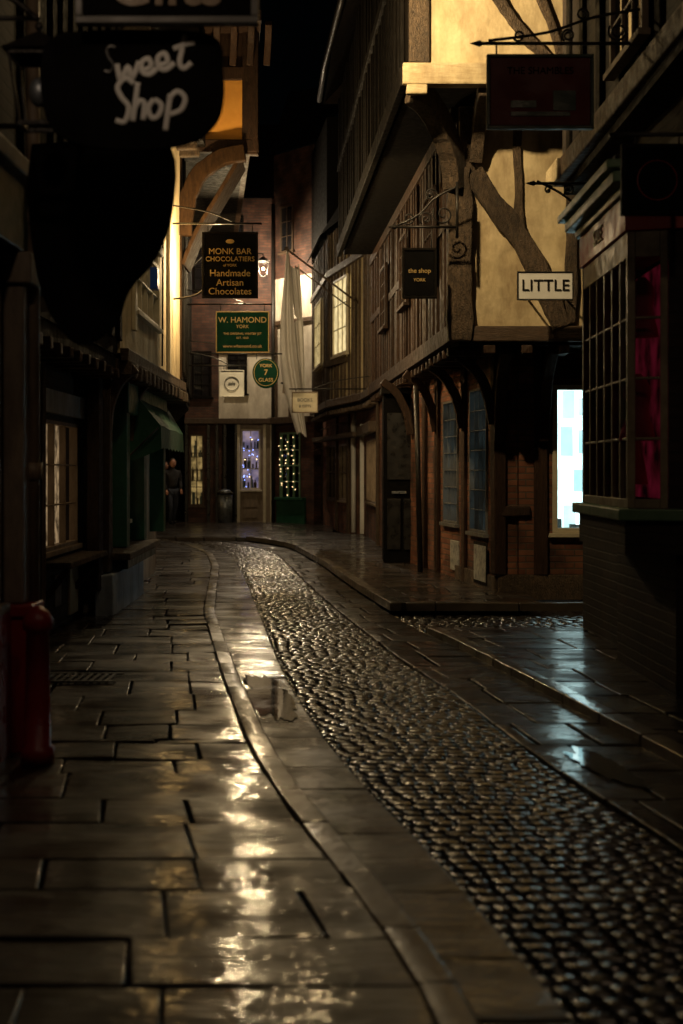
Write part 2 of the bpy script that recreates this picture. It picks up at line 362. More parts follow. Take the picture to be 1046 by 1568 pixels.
def scroll_bracket(g,x0,x1,y,z,up=.32,r=.011,vert=None):
    pt=g.p('iron_bracket','iron',0,True); d=1 if x1>x0 else -1; Ln=abs(x1-x0)
    tube(pt,[(x0,y,z),(x1,y,z)],r*1.2)
    tube(pt,[(x0,y,z-.12),(x0,y,z+up+.05)],r*1.4)
    tube(pt,smoothline([(x0,y,z+up),(x0+d*Ln*.35,y,z+up*.72),(x0+d*Ln*.62,y,z+up*.3),(x0+d*Ln*.95,y,z+.02)]),r)
    tube(pt,spiral((x0+d*Ln*.22,y,z+up*.32),Ln*.02,up*.27,0,1.6*d),r*.8)
    tube(pt,spiral((x0+d*Ln*.5,y,z+up*.22),Ln*.015,up*.18,1,-1.5*d),r*.8)
    tube(pt,spiral((x0+d*Ln*.42,y,z+up*.8),Ln*.015,up*.17,2,1.4*d),r*.8)
    tube(pt,spiral((x0+d*Ln*.78,y,z+up*.22),.01,up*.16,0,1.4*d),r*.8)
    tube(pt,[(x1,y,z),(x1+d*.07,y,z)],r*1.2,taper=[1.8,.1])
    ball(pt,(x1,y,z),r*2)

# ---------------------------------------------------------------- street plan
def interp(tab):
    tab=sorted(tab)
    def lin(y):
        if y<=tab[0][0]: a,b=tab[0],tab[1]
        elif y>=tab[-1][0]: a,b=tab[-2],tab[-1]
        else:
            for a,b in zip(tab,tab[1:]):
                if a[0]<=y<=b[0]: break
        t=(y-a[0])/(b[0]-a[0]); return a[1]+(b[1]-a[1])*t
    return lambda y:(lin(y-.7)+2*lin(y)+lin(y+.7)+lin(y-.35)+lin(y+.35))/6
xK=interp([(2,.5),(3.98,.32),(4.75,.2),(5.53,.0),(7.5,-.406),(10.9,-.875),(15.3,-1.43),(22.5,-1.99),(26,-2.42),(28.6,-3.06),(31,-3.9),(33,-4.7)])
xL=interp([(2,.95),(3.98,.67),(4.89,.532),(6.03,.324),(7.67,-.01),(10.55,-.402),(15.3,-.867),(21,-1.43),(26,-2.0),(28.6,-2.6),(31,-3.4),(33,-4.2)])
xR=interp([(2,1.75),(4,1.6),(5.8,1.4),(6.89,1.19),(8.23,.97),(9.79,.795),(12.06,.426),(15,.048),(18.8,-.40),(26,-1.15),(28,-1.5),(31,-2.5),(33,-3.5)])
xP=interp([(2,2.15),(5,2.0),(7.42,1.78),(8.55,1.6),(9.8,1.42),(12.7,.977),(13.8,.74),(15.3,.54),(18.2,.184),(22.8,-.3),(28.1,-1.0),(30,-1.6),(31.8,-2.5),(33,-3.2)])

g=G('ground',single=True); pt=g.p('ground','mortar')
pt.add([(-300,-100,-.08),(300,-100,-.08),(300,400,-.08),(-300,400,-.08)],[(0,1,2,3)]); g.build()

def stone(pt,q,z,drop,ins,tilt,dome,dropx):
    wx=math.hypot(q[1][0]-q[0][0],q[1][1]-q[0][1]); wy=math.hypot(q[3][0]-q[0][0],q[3][1]-q[0][1])
    ia=min(.3,ins/max(wx,.02)); ib=min(.3,ins/max(wy,.02))
    ua=[0,ia,.5,1-ia,1]; ub=[0,ib,.5,1-ib,1]; tx=R(-tilt,tilt); ty=R(-tilt,tilt); dz=R(-tilt,tilt)*.6
    mid=[[R(-1,1)*tilt*.4 for _ in range(5)] for _ in range(5)]
    vs=[];fs=[]
    for i,a in enumerate(ua):
        for k,b in enumerate(ub):
            x=(q[0][0]*(1-a)+q[1][0]*a)*(1-b)+(q[3][0]*(1-a)+q[2][0]*a)*b
            y=(q[0][1]*(1-a)+q[1][1]*a)*(1-b)+(q[3][1]*(1-a)+q[2][1]*a)*b
            ex=i in(0,4); ey=k in(0,4); e=ex+ey; m=(i==2)+(k==2)
            h=z+dz+tx*(a-.5)*2+ty*(b-.5)*2 - (drop if ey else (dropx if ex else 0))+(dome*(m-1) if not e else 0)+mid[i][k]*(0 if e else 1)
            if e==2:
                x+= (q[0][0]+q[2][0]-2*x)*.02; y+=(q[0][1]+q[2][1]-2*y)*.02
            vs.append((x,y,h))
    for i in range(4):
        for k in range(4): fs.append((i*5+k,(i+1)*5+k,(i+1)*5+k+1,i*5+k+1))
    ring=[0,5,10,15,20,21,22,23,24,19,14,9,4,3,2,1]; o=len(vs)
    for r in ring: vs.append((vs[r][0],vs[r][1],z-.09))
    for i in range(16): fs.append((ring[i],ring[(i+1)%16],o+(i+1)%16,o+i))
    pt.add(vs,fs)

def paving(name,mat,fa,fb,y0,y1,z,rd,sw,gap,drop,ins,tilt,dome,skew=0.,crown=0.,wob=0.,gapy=None,zv=0.,dropx=None):
    g=G(name,single=True,wn=True); pt=g.p(name,mat,0,True); y=y0; gapy=gapy or gap
    while y<y1:
        d=R(*rd); ya,yb=y,min(y+d,y1)
        if yb-ya<.04: break
        a0,b0,a1,b1=fa(ya),fb(ya),fa(yb),fb(yb); w=(b0-a0+b1-a1)/2
        if w>.05:
            ts=[0.]; t=R(.3,1)*sw[0]/w
            while t<1-sw[0]*.55/w: ts.append(t); t+=R(*sw)/w
            ts.append(1.)
            for ta,tb in zip(ts,ts[1:]):
                gx=gap/w/2; p,q=ta+gx,tb-gx
                if q<=p: continue
                xs=[a0+(b0-a0)*p,a0+(b0-a0)*q,a1+(b1-a1)*q,a1+(b1-a1)*p]
                ys=[ya+gapy/2+skew*(p-.5)*w,ya+gapy/2+skew*(q-.5)*w,yb-gapy/2+skew*(q-.5)*w,yb-gapy/2+skew*(p-.5)*w]
                if wob: ys=[v+R(-wob,wob) for v in ys]; xs=[v+R(-wob,wob) for v in xs]
                m=(p+q)/2; zz=z+crown*(1-(2*m-1)**2)
                if zv: zz+=zv*noise.noise(Vector((xs[0]*.8,ya*.8,3.)))
                stone(pt,list(zip(xs,ys)),zz,drop,ins,tilt,dome,drop if dropx is None else dropx)
        y+=d
    g.build()
paving('cobblestone_road','sett',lambda y:xL(y)-.02,lambda y:xR(y)+.02,2.2,31,-.014,(.092,.108),(.07,.12),.006,.014,.014,.0026,.0025,skew=-.12,crown=.02,wob=.003,gapy=.016,zv=.012,dropx=.006)
c=lambda v:(lambda y:v)
paving('pavement','flag',c(-3.3),lambda y:xK(y)-.055,1.5,8.0,.038,(.28,.58),(.35,.85),.008,.006,.012,.006,.0,wob=.008,zv=.006)
paving('pavement','flag',c(-4.0),lambda y:xK(y)-.055,8.0,31,.038,(.35,.65),(.35,.85),.008,.007,.012,.006,.0,wob=.006,zv=.006)
paving('kerb','kerb',lambda y:xK(y)-.065,lambda y:xK(y)+.065,1.8,31,.048,(.45,.75),(3,4),.007,.010,.012,.004,.0)
paving('gutter','flag',lambda y:xK(y)+.05,lambda y:xL(y)-.005,1.8,31,-.002,(.5,.9),(3,4),.010,.006,.012,.003,-.001)
paving('gutter','flag',lambda y:xR(y)+.01,lambda y:xP(y)+.02,2.0,31,-.004,(.4,.8),(.3,.5),.010,.009,.014,.004,.0,wob=.006)
paving('kerb','kerb',lambda y:xP(y)+.002,lambda y:xP(y)+.14,2.0,13.6,.06,(.5,.8),(3,4),.008,.010,.014,.003,.0)
paving('pavement','flag',lambda y:xP(y)+.12,c(3.0),2.0,13.6,.05,(.45,.8),(.4,.7),.010,.007,.012,.003,.0,wob=.004)
paving('kerb','kerb',lambda y:xP(y)+.002,lambda y:xP(y)+.14,15.45,31,.11,(.5,.8),(3,4),.008,.010,.014,.003,.0)
paving('pavement','flag',lambda y:xP(y)+.12,c(2.2),15.6,31,.10,(.4,.7),(.4,.7),.010,.008,.012,.004,.0,wob=.004)
paving('kerb','kerb',lambda y:.70,c(9),15.44,15.59,.11,(.15,.16),(.7,1.0),.008,.010,.014,.003,.0)
paving('alley_cobbles','sett',lambda y:xP(y)+.02,c(9),13.62,15.43,-.02,(.09,.12),(.09,.16),.010,.016,.016,.005,.003,wob=.006)
paving('pavement','flag',c(-9),lambda y:-.2 if y>33 else xP(y)+3.2,31.05,46,.09,(.5,.8),(.5,.8),.010,.008,.012,.004,.0,wob=.006)

def puddle(cx,cy,rx,ry,z,slant,seed):
    g=G('puddle',single=True); pt=g.p('p','puddle'); n=90; vs=[(cx,cy,z)]
    for i in range(n):
        a=2*math.pi*i/n; k=1+.5*noise.noise(Vector((math.cos(a)*1.4,math.sin(a)*1.4,seed)))+.3*noise.noise(Vector((math.cos(a)*5,math.sin(a)*5,seed)))
        y=ry*k*math.sin(a); vs.append((cx+rx*k*math.cos(a)+slant*y,cy+y,z))
    pt.add(vs,[(0,1+i,1+(i+1)%n) for i in range(n)]); g.build()
puddle(-.49,9.75,.16,.95,.0035,-.15,1.)
puddle(1.36,7.5,.11,.45,.0035,-.17,3.)

# ================================================================= R2 jettied corner house
g=G('timber_framed_house',(2.5,17,0))
Fg=F((1.86,17),(1.0,23),'L'); Fg2=F((1.0,23),(.75,27),'L'); Fs=F((1.86,17),(8,17),'R')
br=g.p('brick_walls','brick')
w1=(.45,1.35,.77,2.58); w2=(2.05,2.95,.83,2.5)
wall(br,Fg,0,Fg.L,0,2.96,.25,[w1,w2]); wall(br,Fg2,0,Fg2.L,0,2.96,.25)
wall(br,Fs,.26,Fs.L,0,2.96,.25,[(.66,1.62,.8,2.57)])
for (a,b,cc,d) in (w1,w2):
    window(g,Fg,a,b,cc,d,4,7,'greyb','shop_window',lit='litblue',depth=.12,mw=.011,glass=True,fw=.03)
window(g,Fs,.66,1.62,.8,2.57,1,1,'cream','bright_shop_window',lit='litcool',depth=.5,fw=.06,goods=4,cards=True)
st=g.p('stone_plinth','timber_grey',.01); box(st,Fg,-.02,Fg.L*.35,.001,.04,0,.28,.006); box(st,Fs,0,Fs.L,.001,.04,0,.3,.006)
pn=g.p('poster_panels','leadglass',.004); box(pn,Fg,.35,.95,.045,.06,.18,.62); box(pn,Fg,2.0,2.45,.001,.03,.2,.6)
pn=g.p('poster_surround','timber_d',.004); box(pn,Fg,.31,.99,.041,.052,.14,.66)
tm=g.p('timber_posts','timber_m',.012); box(tm,Fg,-.06,.12,-.1,.05,.3,2.95,.01); box(tm,Fg,1.55,1.72,.001,.05,0,2.95,.01); box(tm,Fg,3.2,3.4,.001,.06,0,2.95,.01)
box(tm,Fg,4.1,4.25,.001,.06,0,2.95,.01)
box(tm,Fs,.44,.6,.001,.05,.3,2.95,.01); box(tm,Fs,1.7,1.85,.001,.05,.3,2.95,.01); box(tm,Fs,.6,1.7,.001,.05,2.64,2.8,.01)
box(tm,Fs,0.05,.4,.001,.045,1.0,1.12,.01)
for s,base in ((0.02,Fs),(.55,Fs),(1.8,Fs)):
    p=[base.P(s,.06,1.9),base.P(s,.14,2.3),base.P(s,.35,2.65),base.P(s,.8,2.93)]
    sweep(tm,smoothline(p),.13,.14,(1,0,0),.006)
for s in (.0,1.64,3.3,5.2):
    p=[Fg.P(s,.05,2.1),Fg.P(s,.1,2.4),Fg.P(s,.25,2.72),Fg.P(s,.5,2.93)]
    sweep(tm,smoothline(p),.12,.12,(0,1,0),.006)
dk=g.p('black_door_case','matteblack',.01)
wbox(dk,.66,1.25,22.4,23.1,.1,2.75)
dm=g.p('door_mouldings','black',.006); wbox(dm,.72,.93,22.37,22.40,.3,1.1); wbox(dm,.98,1.2,22.37,22.4,.3,1.1); wbox(dm,.72,1.2,22.37,22.4,1.4,2.45); wbox(dm,.62,1.29,22.3,23.1,2.752,2.85)
wbox(g.p('letter_plate','steel',.004),.79,1.02,22.35,22.369,1.18,1.22)
F1=F((1.30,16),(.62,27.4),'L'); F1s=F((1.30,16),(8,16),'R')
sl=g.p('jetty_floor','timber_d'); prism(sl,[(1.32,16.02),(8,16.02),(8,27.4),(.64,27.4)],2.96,3.06)
js=g.p('joist_ends','timber_m',.012)
s=.25
while s<F1.L: box(js,F1,s,s+.13,-.4,.07,2.86,2.957,.008); s+=.42
s=.3
while s<F1s.L: box(js,F1s,s,s+.13,-.4,.05,2.86,2.957,.008); s+=.42
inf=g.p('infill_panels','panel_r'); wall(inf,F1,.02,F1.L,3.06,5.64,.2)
pl=g.p('cream_plaster','plaster'); wall(pl,F1s,.02,F1s.L,3.06,5.64,.2)
stt=g.p('studs','timber_m',.012); studs(stt,F1,.3,F1.L,3.2,5.6,.36,.15,.06,.02)
hb=g.p('beams','timber_h',.014); hm=g.p('street_beams','timber_m',.014)
box(hm,F1,0,F1.L,.0,.09,3.0,3.2,.008); box(hm,F1,0,F1.L,.052,.07,4.35,4.48,.008); box(hm,F1,0,F1.L,.0,.08,5.46,5.64,.008)
box(hb,F1s,.17,F1s.L,.0,.08,3.0,3.17,.01)
for a in (1.2,4.3,7.6): window(g,F1,a,a+1.0,3.95,5.0,4,4,'timber_m','upper_window',n=.08,surf=True)
cp=g.p('corner_post','timber_grey',.02)
pts=[(1.325,15.98,3.0+i*.13) for i in range(16)]
sweep(cp,[(x+.025*noise.noise(Vector((0,0,z*3))),y,z) for x,y,z in pts],[.27+.07*noise.noise(Vector((5,0,z*2.6))) for x,y,z in pts],.2,(1,0,0),.008)
bc=g.p('curved_braces','timber_grey',.015)
def brace(pts,w,y,part,d=.09):
    q=smoothline([(x,y,z) for x,z in pts],5)
    sweep(part,q,d,[w*(1+.3*noise.noise(Vector((p.x*2.6,y,p.z*3.1)))) for p in q],(0,1,0),.008)
brace([(1.46,4.88),(1.70,4.55),(1.98,4.18),(2.20,3.80),(2.36,3.42),(2.48,3.15)],.24,15.95,bc)
brace([(1.97,5.62),(1.98,5.0),(1.99,4.4),(2.02,4.1)],.1,15.975,bc,.05)
brace([(2.56,5.62),(2.58,4.4),(2.57,3.2)],.13,15.965,bc,.05)
brace([(1.40,5.62),(1.42,5.2),(1.40,4.8)],.16,15.96,bc,.07)
q=smoothline([(1.28,15.93,4.70),(1.24,15.85,5.0),(1.12,15.65,5.28),(.95,15.35,5.48),(.76,15.1,5.58)],6)
sweep(bc,q,.2,.26,(.86,-.5,0),.008)
q=smoothline([(1.5,15.93,5.0),(1.52,15.8,5.3),(1.52,15.5,5.5),(1.52,15.08,5.6)],6); sweep(bc,q,.14,.16,(1,0,0),.006)
F2=F((.70,15),(0.0,27),'L'); F2s=F((.70,15),(8,15),'R')
prism(sl,[(.73,15.03),(8,15.03),(8,27),(.04,27)],5.645,5.72)
bcm=g.p('limewashed_sill_beam','beam_c',.015); box(bcm,F2s,-.06,F2s.L,-.1,.07,5.60,5.83,.008); box(bcm,F2s,-.02,.2,.0,.085,5.5,5.597,.008)
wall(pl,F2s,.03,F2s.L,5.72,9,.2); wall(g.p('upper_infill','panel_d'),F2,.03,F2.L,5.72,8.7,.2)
st2=g.p('upper_studs','timber_d',.012); studs(st2,F2,.3,F2.L,5.8,8.6,.4,.16,.05,.014); box(st2,F2,0,F2.L,0,.09,5.6,5.8,.008); box(st2,F2,0,F2.L,0,.08,7.2,7.33,.008)
box(bc,F2s,.02,.23,-.02,.06,5.84,9,.012)
brace([(1.5,6.75),(1.72,6.4),(1.95,6.1),(2.2,5.85)],.12,14.96,bc,.06)
brace([(1.9,6.9),(2.15,6.4),(2.32,5.85)],.09,14.965,bc,.05)
brace([(2.6,9),(2.62,7),(2.6,5.85)],.16,14.96,bc,.06)
rf=g.p('roof','roof')
vs=[(.35,14.8,8.7),(-.35,27.2,8.55),(4.2,14.8,13),(3.8,27.2,13),(8,14.8,8.7),(8,27.2,8.7)]
rf.add(vs,[(0,1,3,2),(2,3,5,4),(0,2,4),(1,5,3)])
gt=g.p('gutter_pipe','iron',0,True)
tube(gt,[(.32,15.0,8.62),(.0,21.3,8.6),(-.3,24.8,8.58),(-.42,27,8.57)],.055)
tube(g.p('downpipe','iron',0,True),[(1.12,20.2,.1),(1.06,20.2,2.8)],.04)
mass=g.p('back_wall','brick_d'); prism(mass,[(2.9,17.9),(8,17.9),(8,27),(2.4,27)],0,8.6)
g.build()

# ================================================================= R3 lit timbered house with bays
g=G('timber_framed_house',(0,33,0))
Fa=F((.75,27.05),(.54,32),'L'); Fb=F((.54,32),(-.5,38.5),'L')
br=g.p('brick_walls','brick'); wall(br,Fa,0,Fa.L,0,2.95,.2,[(.9,4.2,.88,2.2)]); wall(br,Fb,0,Fb.L,0,2.95,.2,[(2.5,3.7,.8,2.2),(4.3,5.8,.8,2.2)])
window(g,Fa,.9,4.2,.88,2.2,5,1,'tan','shop_window',lit='litdim',depth=.14,glass=False,fw=.03)
window(g,Fb,2.5,3.7,.8,2.2,2,2,'tan','shop_window_b',lit='litdim',depth=.3,goods=2)
window(g,Fb,4.3,5.8,.8,2.2,2,2,'timber','shop_window_c',lit='litgold',depth=.3,goods=2)
tm=g.p('timbers','timber',.012); box(tm,Fa,.4,.6,0,.06,0,2.9,.01); box(tm,Fb,2.1,2.3,0,.06,0,2.9,.01); box(tm,Fb,3.9,4.1,0,.06,0,2.9,.01); box(tm,Fb,0,Fb.L,.061,.3,2.3,2.42,.01); box(tm,Fa,.6,Fa.L,.0,.2,2.3,2.5,.01)
wp=g.p('white_downpipe','white',0,True); tube(wp,[(.28,33.2,.1),(.28,33.2,2.6),(.35,33.3,2.9)],.06); wbox(g.p('white_pilaster','white',.01),.42,.54,32.2,32.5,.1,2.6)
Fj=[F((.50,29.5),(-.27,33),'L'),F((-.27,33),(-.75,38),'L')]
F0=F((.62,27.45),(.50,29.5),'L')
pl=g.p('cream_plaster','plaster'); stt=g.p('studs','timber_grey',.012); hb=g.p('beams','timber_h',.014)
prism(g.p('jetty_floor','timber_d'),[(.62,27.5),(4,27.5),(4,38),(-.72,38),(-.25,33),(.48,29.5)],2.92,3.02)
for f in (F0,*Fj):
    wall(pl,f,0,f.L,3.02,7.0,.2); studs(stt,f,.0,f.L,3.1,7.0,.34,.08,.05,.012); box(hb,f,0,f.L,.0,.1,3.0,3.16,.008); box(hb,f,0,f.L,.0,.09,6.0,6.15,.008)
    s=.1
    while s<f.L: box(g.p('joist_ends','timber',.012),f,s,s+.12,-.3,.08,2.83,2.917,.006); s+=.38
window(g,Fj[0],1.3,2.75,4.1,5.8,3,3,'cream','bay_window',n=.07,surf=True,lit='litblind')
window(g,Fj[1],1.2,3.2,4.1,5.7,4,3,'cream','bay_window_b',n=.07,surf=True,lit='litblind')
prism(g.p('bay_sills','timber_grey'),[(.2,31.2),(-.32,32.9),(-.42,32.8),(.1,31.1)],3.92,4.04)
rf=g.p('roof','roof')
rf.add([(.45,27.2,7.0),(.3,29.4,7.0),(-.5,33,7.0),(-1.0,38.2,7.0),(3.4,27.2,11.5),(3.2,29.4,11.5),(2.4,33,11.5),(2,38.2,11.5)],[(0,1,5,4),(1,2,6,5),(2,3,7,6)])
gd=g.p('gable_dormer','timber_d')
prism(gd,[(.1,27.5),(4,27.5),(4,31.5),(-.05,31.5)],7.05,9.6); prism(gd,[(-.35,34),(3,34),(3,38),(-.8,38)],7.05,10)
g.build()

# ================================================================= Far end brick row
g=G('brick_shop_row',(-3,40,0))
Fe=F((-4.4,40),(-1.9,40),'R'); Ff=F((-1.9,40),(-.75,38.55),'R')
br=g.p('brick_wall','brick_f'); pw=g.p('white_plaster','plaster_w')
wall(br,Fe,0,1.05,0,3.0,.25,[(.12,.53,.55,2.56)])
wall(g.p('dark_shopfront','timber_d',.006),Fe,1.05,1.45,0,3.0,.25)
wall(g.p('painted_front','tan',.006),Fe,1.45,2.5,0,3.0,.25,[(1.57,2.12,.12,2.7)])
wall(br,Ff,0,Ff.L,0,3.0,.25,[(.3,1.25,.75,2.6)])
window(g,Fe,.12,.53,.55,2.56,2,4,'timber','shop_window',lit='litgold',depth=.3,goods=3)
window(g,Fe,1.57,2.12,1.0,2.7,2,3,'cream','fairy_light_window',lit='litpink',depth=.4,goods=3)
dp=g.p('door_panel','tan',.01); box(dp,Fe,1.57,2.12,-.1,-.02,.12,.99); box(dp,Fe,1.64,2.05,-.019,.01,.5,.9); box(dp,Fe,1.64,2.05,-.019,.01,.2,.44)
box(g.p('green_stallriser','green',.01),Ff,.2,1.5,.001,.07,0,.72); box(g.p('green_stallriser','green',.01),Ff,.2,1.5,.001,.14,.722,.8)
window(g,Ff,.3,1.25,.75,2.6,3,4,'green_l','bow_window',lit='litgold',depth=.4,goods=4)
cn=g.p('cornices','timber',.01); box(cn,Fe,0,2.5,.0,.22,2.85,3.0,.004); box(cn,Ff,0,Ff.L,0,.22,2.85,3.02,.004)
pil=g.p('pilasters','black',.008)
for a in (.0,.62,.86,1.08,1.4): box(pil,Fe,a,a+.09,.001,.09,0,2.84)
pil=g.p('pale_pilasters','cream',.008)
for a in (1.47,2.2,2.4): box(pil,Fe,a,a+.08,.001,.1,0,2.84)
wall(br,Fe,0,.95,3.0,9.2,.25); wall(pw,Fe,.95,2.5,3.0,4.9,.25); wall(br,Fe,.95,2.5,4.9,9.2,.25)
wall(pw,Ff,0,Ff.L,3.0,6.9,.25); wall(br,Ff,0,Ff.L,6.9,10.4,.25)
for a,z in ((.2,3.6),(1.2,3.7),(1.1,7.4),(.25,6.6)): window(g,Fe,a,a+.55,z,z+1.3,2,4,'timber_d','upper_window',surf=True)
window(g,Ff,.35,.95,7.6,8.9,2,3,'timber','top_window',surf=True); window(g,Ff,.5,1.1,4.0,5.2,2,3,'timber_d','upper_window_b',surf=True)
sc_=g.p('string_course','timber_h',.01); box(sc_,Fe,.95,2.5,.001,.08,4.85,4.97); box(sc_,Ff,0,Ff.L,.001,.08,5.6,5.72)
for a in (.1,.75,1.25): box(sc_,Ff,a,a+.1,.001,.05,3.03,5.59,.006)
rf=g.p('roof','roof'); rf.add([(-4.6,39.8,9.2),(-1.9,39.8,9.2),(-1.9,43,12),(-4.6,43,12)],[(0,1,2,3)]); rf.add([(-2,39.9,10.4),(-.7,38.4,10.4),(.5,42,13),(-1.6,43,13)],[(0,1,2,3)])
prism(g.p('rear_mass','brick_d'),[(-4.4,41),(0,41),(0,47),(-4.4,47)],0,9)
dr=g.p('downpipe','iron',0,True); tube(dr,[(-1.92,39.85,.1),(-1.92,39.85,9)],.05)
g.build()
g=G('string_lights',(-2.5,39.8,1.5)); a=g.p('white_bulbs','fairy_w'); b=g.p('blue_bulbs','fairy_b')
for i in range(24): octa(a if random.random()<.3 else b,(R(-2.78,-2.33),R(39.82,39.93),R(1.05,2.6)),.015)
g.build()
g=G('string_lights',(-1.3,39,1.5)); a=g.p('gold_bulbs','fairy_w'); wr=g.p('wire','iron')
for k in range(3):
    s=.38+k*.3; pts=[]
    for i in range(14):
        p=Ff.P(s+.16*noise.noise(Vector((k*3.1,i*.6,0))),.045,.85+i*.125+R(-.04,.04)); pts.append(p)
        if random.random()<.75: octa(a,p,.013)
    tube(wr,pts,.004,4)
g.build()

g=G('brick_house',(-8,46,0)); br=g.p('walls','brick_d'); Fz=F((-13,46.5),(-4.3,46.5),'R'); wall(br,Fz,0,Fz.L,0,9,.3)
for a in (1,3,5,7): window(g,Fz,a,a+.8,3.6,5,3,3,'cream','sash_window',surf=True); window(g,Fz,a,a+1.1,.8,2.4,3,3,'timber','shop_window',surf=True)
g.p('roof','roof').add([(-13,46.2,9),(-4.3,46.2,9),(-4.3,50,12.5),(-13,50,12.5)],[(0,1,2,3)]); g.build()
g=G('brick_house',(1,41,0)); br=g.p('walls','brick_d'); prism(br,[(-.5,38.6),(4,38.6),(4,46),(-.2,46)],0,10.5); prism(g.p('parapet','roof'),[(-.6,38.5),(4,38.5),(4,46),(-.3,46)],10.5,10.7); window(g,F((-.5,38.6),(3,38.6),'R'),.1,.6,3.8,5,2,3,'cream','sash_window',surf=True); g.build()

# ================================================================= LEFT
g=G('near_shopfront',(-1.85,6,0)); FL=F((-1.82,-1),(-1.82,7.9),'R')
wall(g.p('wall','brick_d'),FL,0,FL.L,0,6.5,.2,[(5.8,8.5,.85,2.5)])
pil=g.p('pilasters','tand',.012); mr=g.p('maroon_bases','maroon',.012)
for a in (5.5,8.62):
    box(mr,FL,a,a+.26,.001,.14,0,.76); box(mr,FL,a-.02,a+.28,.001,.17,.762,.83); box(pil,FL,a+.02,a+.24,.001,.11,.832,2.55); box(pil,FL,a-.02,a+.28,.001,.16,2.552,2.72)
box(g.p('stallriser','maroon',.01),FL,5.8,8.58,.001,.06,0,.8); box(g.p('fascia','green_d',.01),FL,0,FL.L,.001,.1,2.73,3.1); box(pil,FL,0,FL.L,.001,.16,3.102,3.2)
window(g,FL,5.8,8.5,.85,2.5,4,2,'tand','display_window',depth=.6)
window(g,FL,6.6,8.0,3.5,4.9,4,4,'tand','upper_window',surf=True)
dpp=g.p('downpipe','tan',0,True); tube(dpp,[(-1.70,7.83,.83),(-1.70,7.83,5.8)],.04)
for z in (1.5,2.9,4.3): tube(dpp,[(-1.70,7.83,z),(-1.70,7.83,z+.09)],.055)
prism(g.p('end_wall','brick_d'),[(-6,7.6),(-2.05,7.6),(-2.05,7.88),(-6,7.88)],0,6.5)
g.build()
# red post beside the shopfront corner
g=G('red_post',(-1.56,7.35,0)); rp=g.p('shaft','maroon',0,True)
tube(rp,[(-1.57,7.35,.04),(-1.57,7.35,.12),(-1.57,7.35,.13),(-1.57,7.35,.72),(-1.57,7.35,.73),(-1.57,7.35,.78),(-1.57,7.35,.82),(-1.57,7.35,.85)],.07,14,taper=[1.25,1.25,1.0,.85,1.1,1.15,.8,.2])
g.build()
g=G('dark_timber_house',(-2.7,11,0)); FA=F((-2.72,7.9),(-2.74,15.1),'R')
wall(g.p('brick_wall','brick_d'),FA,0,FA.L,0,2.7,.2,[(5.0,6.75,.8,2.02)])
window(g,FA,5.0,6.75,.8,2.02,3,3,'tan','shop_window',lit='litwarm',depth=.12,glass=False,fw=.035,mw=.014)
box(g.p('pale_fascia','bluew',.006),FA,4.9,6.95,.001,.06,2.08,2.3)
tm=g.p('timbers','timber_m',.012); box(tm,FA,6.8,7.0,.1,.24,.3,2.7,.01); box(tm,FA,4.7,4.88,.001,.08,0,2.7,.01)
box(g.p('display_shelf','timber_grey',.01),FA,4.9,6.95,.001,.30,.66,.72,.006)
for a in (5.0,6.6): sweep(tm,[FA.P(a,.02,.35),FA.P(a,.25,.65)],.05,.06,(0,1,0))
box(g.p('panel','cream',.008),FA,6.3,6.75,.001,.03,.1,.62); box(g.p('notice','greyb',.003),FA,5.6,5.9,.001,.02,.25,.55)
F1=F((-2.34,8),(-2.34,14.85),'R'); wall(g.p('upper_wall','panel_d'),F1,0,F1.L,2.75,6.3,.2); studs(g.p('studs','timber_d',.012),F1,.2,F1.L,2.9,6.2,.5,.16,.04)
prism(g.p('jetty_floor','timber_d'),[(-6,8),(-2.36,8),(-2.36,14.85),(-6,14.85)],2.6,2.75)
jj=g.p('joist_ends','timber_m',.012); s=.2
while s<F1.L: box(jj,F1,s,s+.13,-.35,.06,2.5,2.597,.008); s+=.42
g.p('roof','roof').add([(-2.0,8,6.3),(-2.0,14.85,6.3),(-4.5,14.85,9.5),(-4.5,8,9.5)],[(0,1,2,3)])
g.build()
g=G('cream_jettied_house',(-2.6,18,0)); FB=F((-2.6,15.15),(-2.74,20.95),'R')
wall(g.p('ground_wall','plaster_w'),FB,0,FB.L,0,2.65,.2,[(1.2,2.45,.95,2.0)])
window(g,FB,1.2,2.45,.95,2.0,3,3,'cream','shop_window',lit='litwarm',depth=.12,glass=False,fw=.035,mw=.018)
gp=g.p('green_pilasters','green',.01)
for a in (.9,2.6,5.0): box(gp,FB,a,a+.28,.001,.20,.68,2.6)
box(gp,FB,.9,5.3,.001,.22,2.2,2.55)
box(g.p('limewashed_plinth','bluew',.012),FB,-.35,2.3,.02,.22,0,.46,.01)
box(g.p('display_shelf','timber_grey',.012),FB,-.1,3.0,.02,.36,.6,.67,.008)
box(g.p('shelf_front','green_d',.01),FB,.2,3.0,.05,.30,.48,.597)
tm=g.p('timbers','timber',.014); box(tm,FB,-.2,.0,.0,.16,.47,2.6,.012)
q=smoothline([FB.P(-.1,.1,1.9),FB.P(-.1,.14,2.25),FB.P(-.1,.25,2.5),FB.P(-.1,.42,2.64)],5); sweep(tm,q,.12,.12,(0,1,0))
q=smoothline([FB.P(1.9,.1,1.9),FB.P(1.9,.14,2.25),FB.P(1.9,.22,2.5),FB.P(1.9,.36,2.64)],5); sweep(tm,q,.12,.12,(0,1,0))
FU=F((-2.32,14.9),(-2.38,20.95),'R')
pl=g.p('cream_plaster','plaster'); wall(pl,FU,0,FU.L,2.78,6.3,.2,[(1.1,3.3,3.35,4.15)])
window(g,FU,1.1,3.3,3.35,4.15,4,2,'cream','upper_window',depth=.25,lit='litwarm')
hb=g.p('beams','timber_h',.014); box(hb,FU,0,FU.L,.0,.09,2.7,2.84,.01)
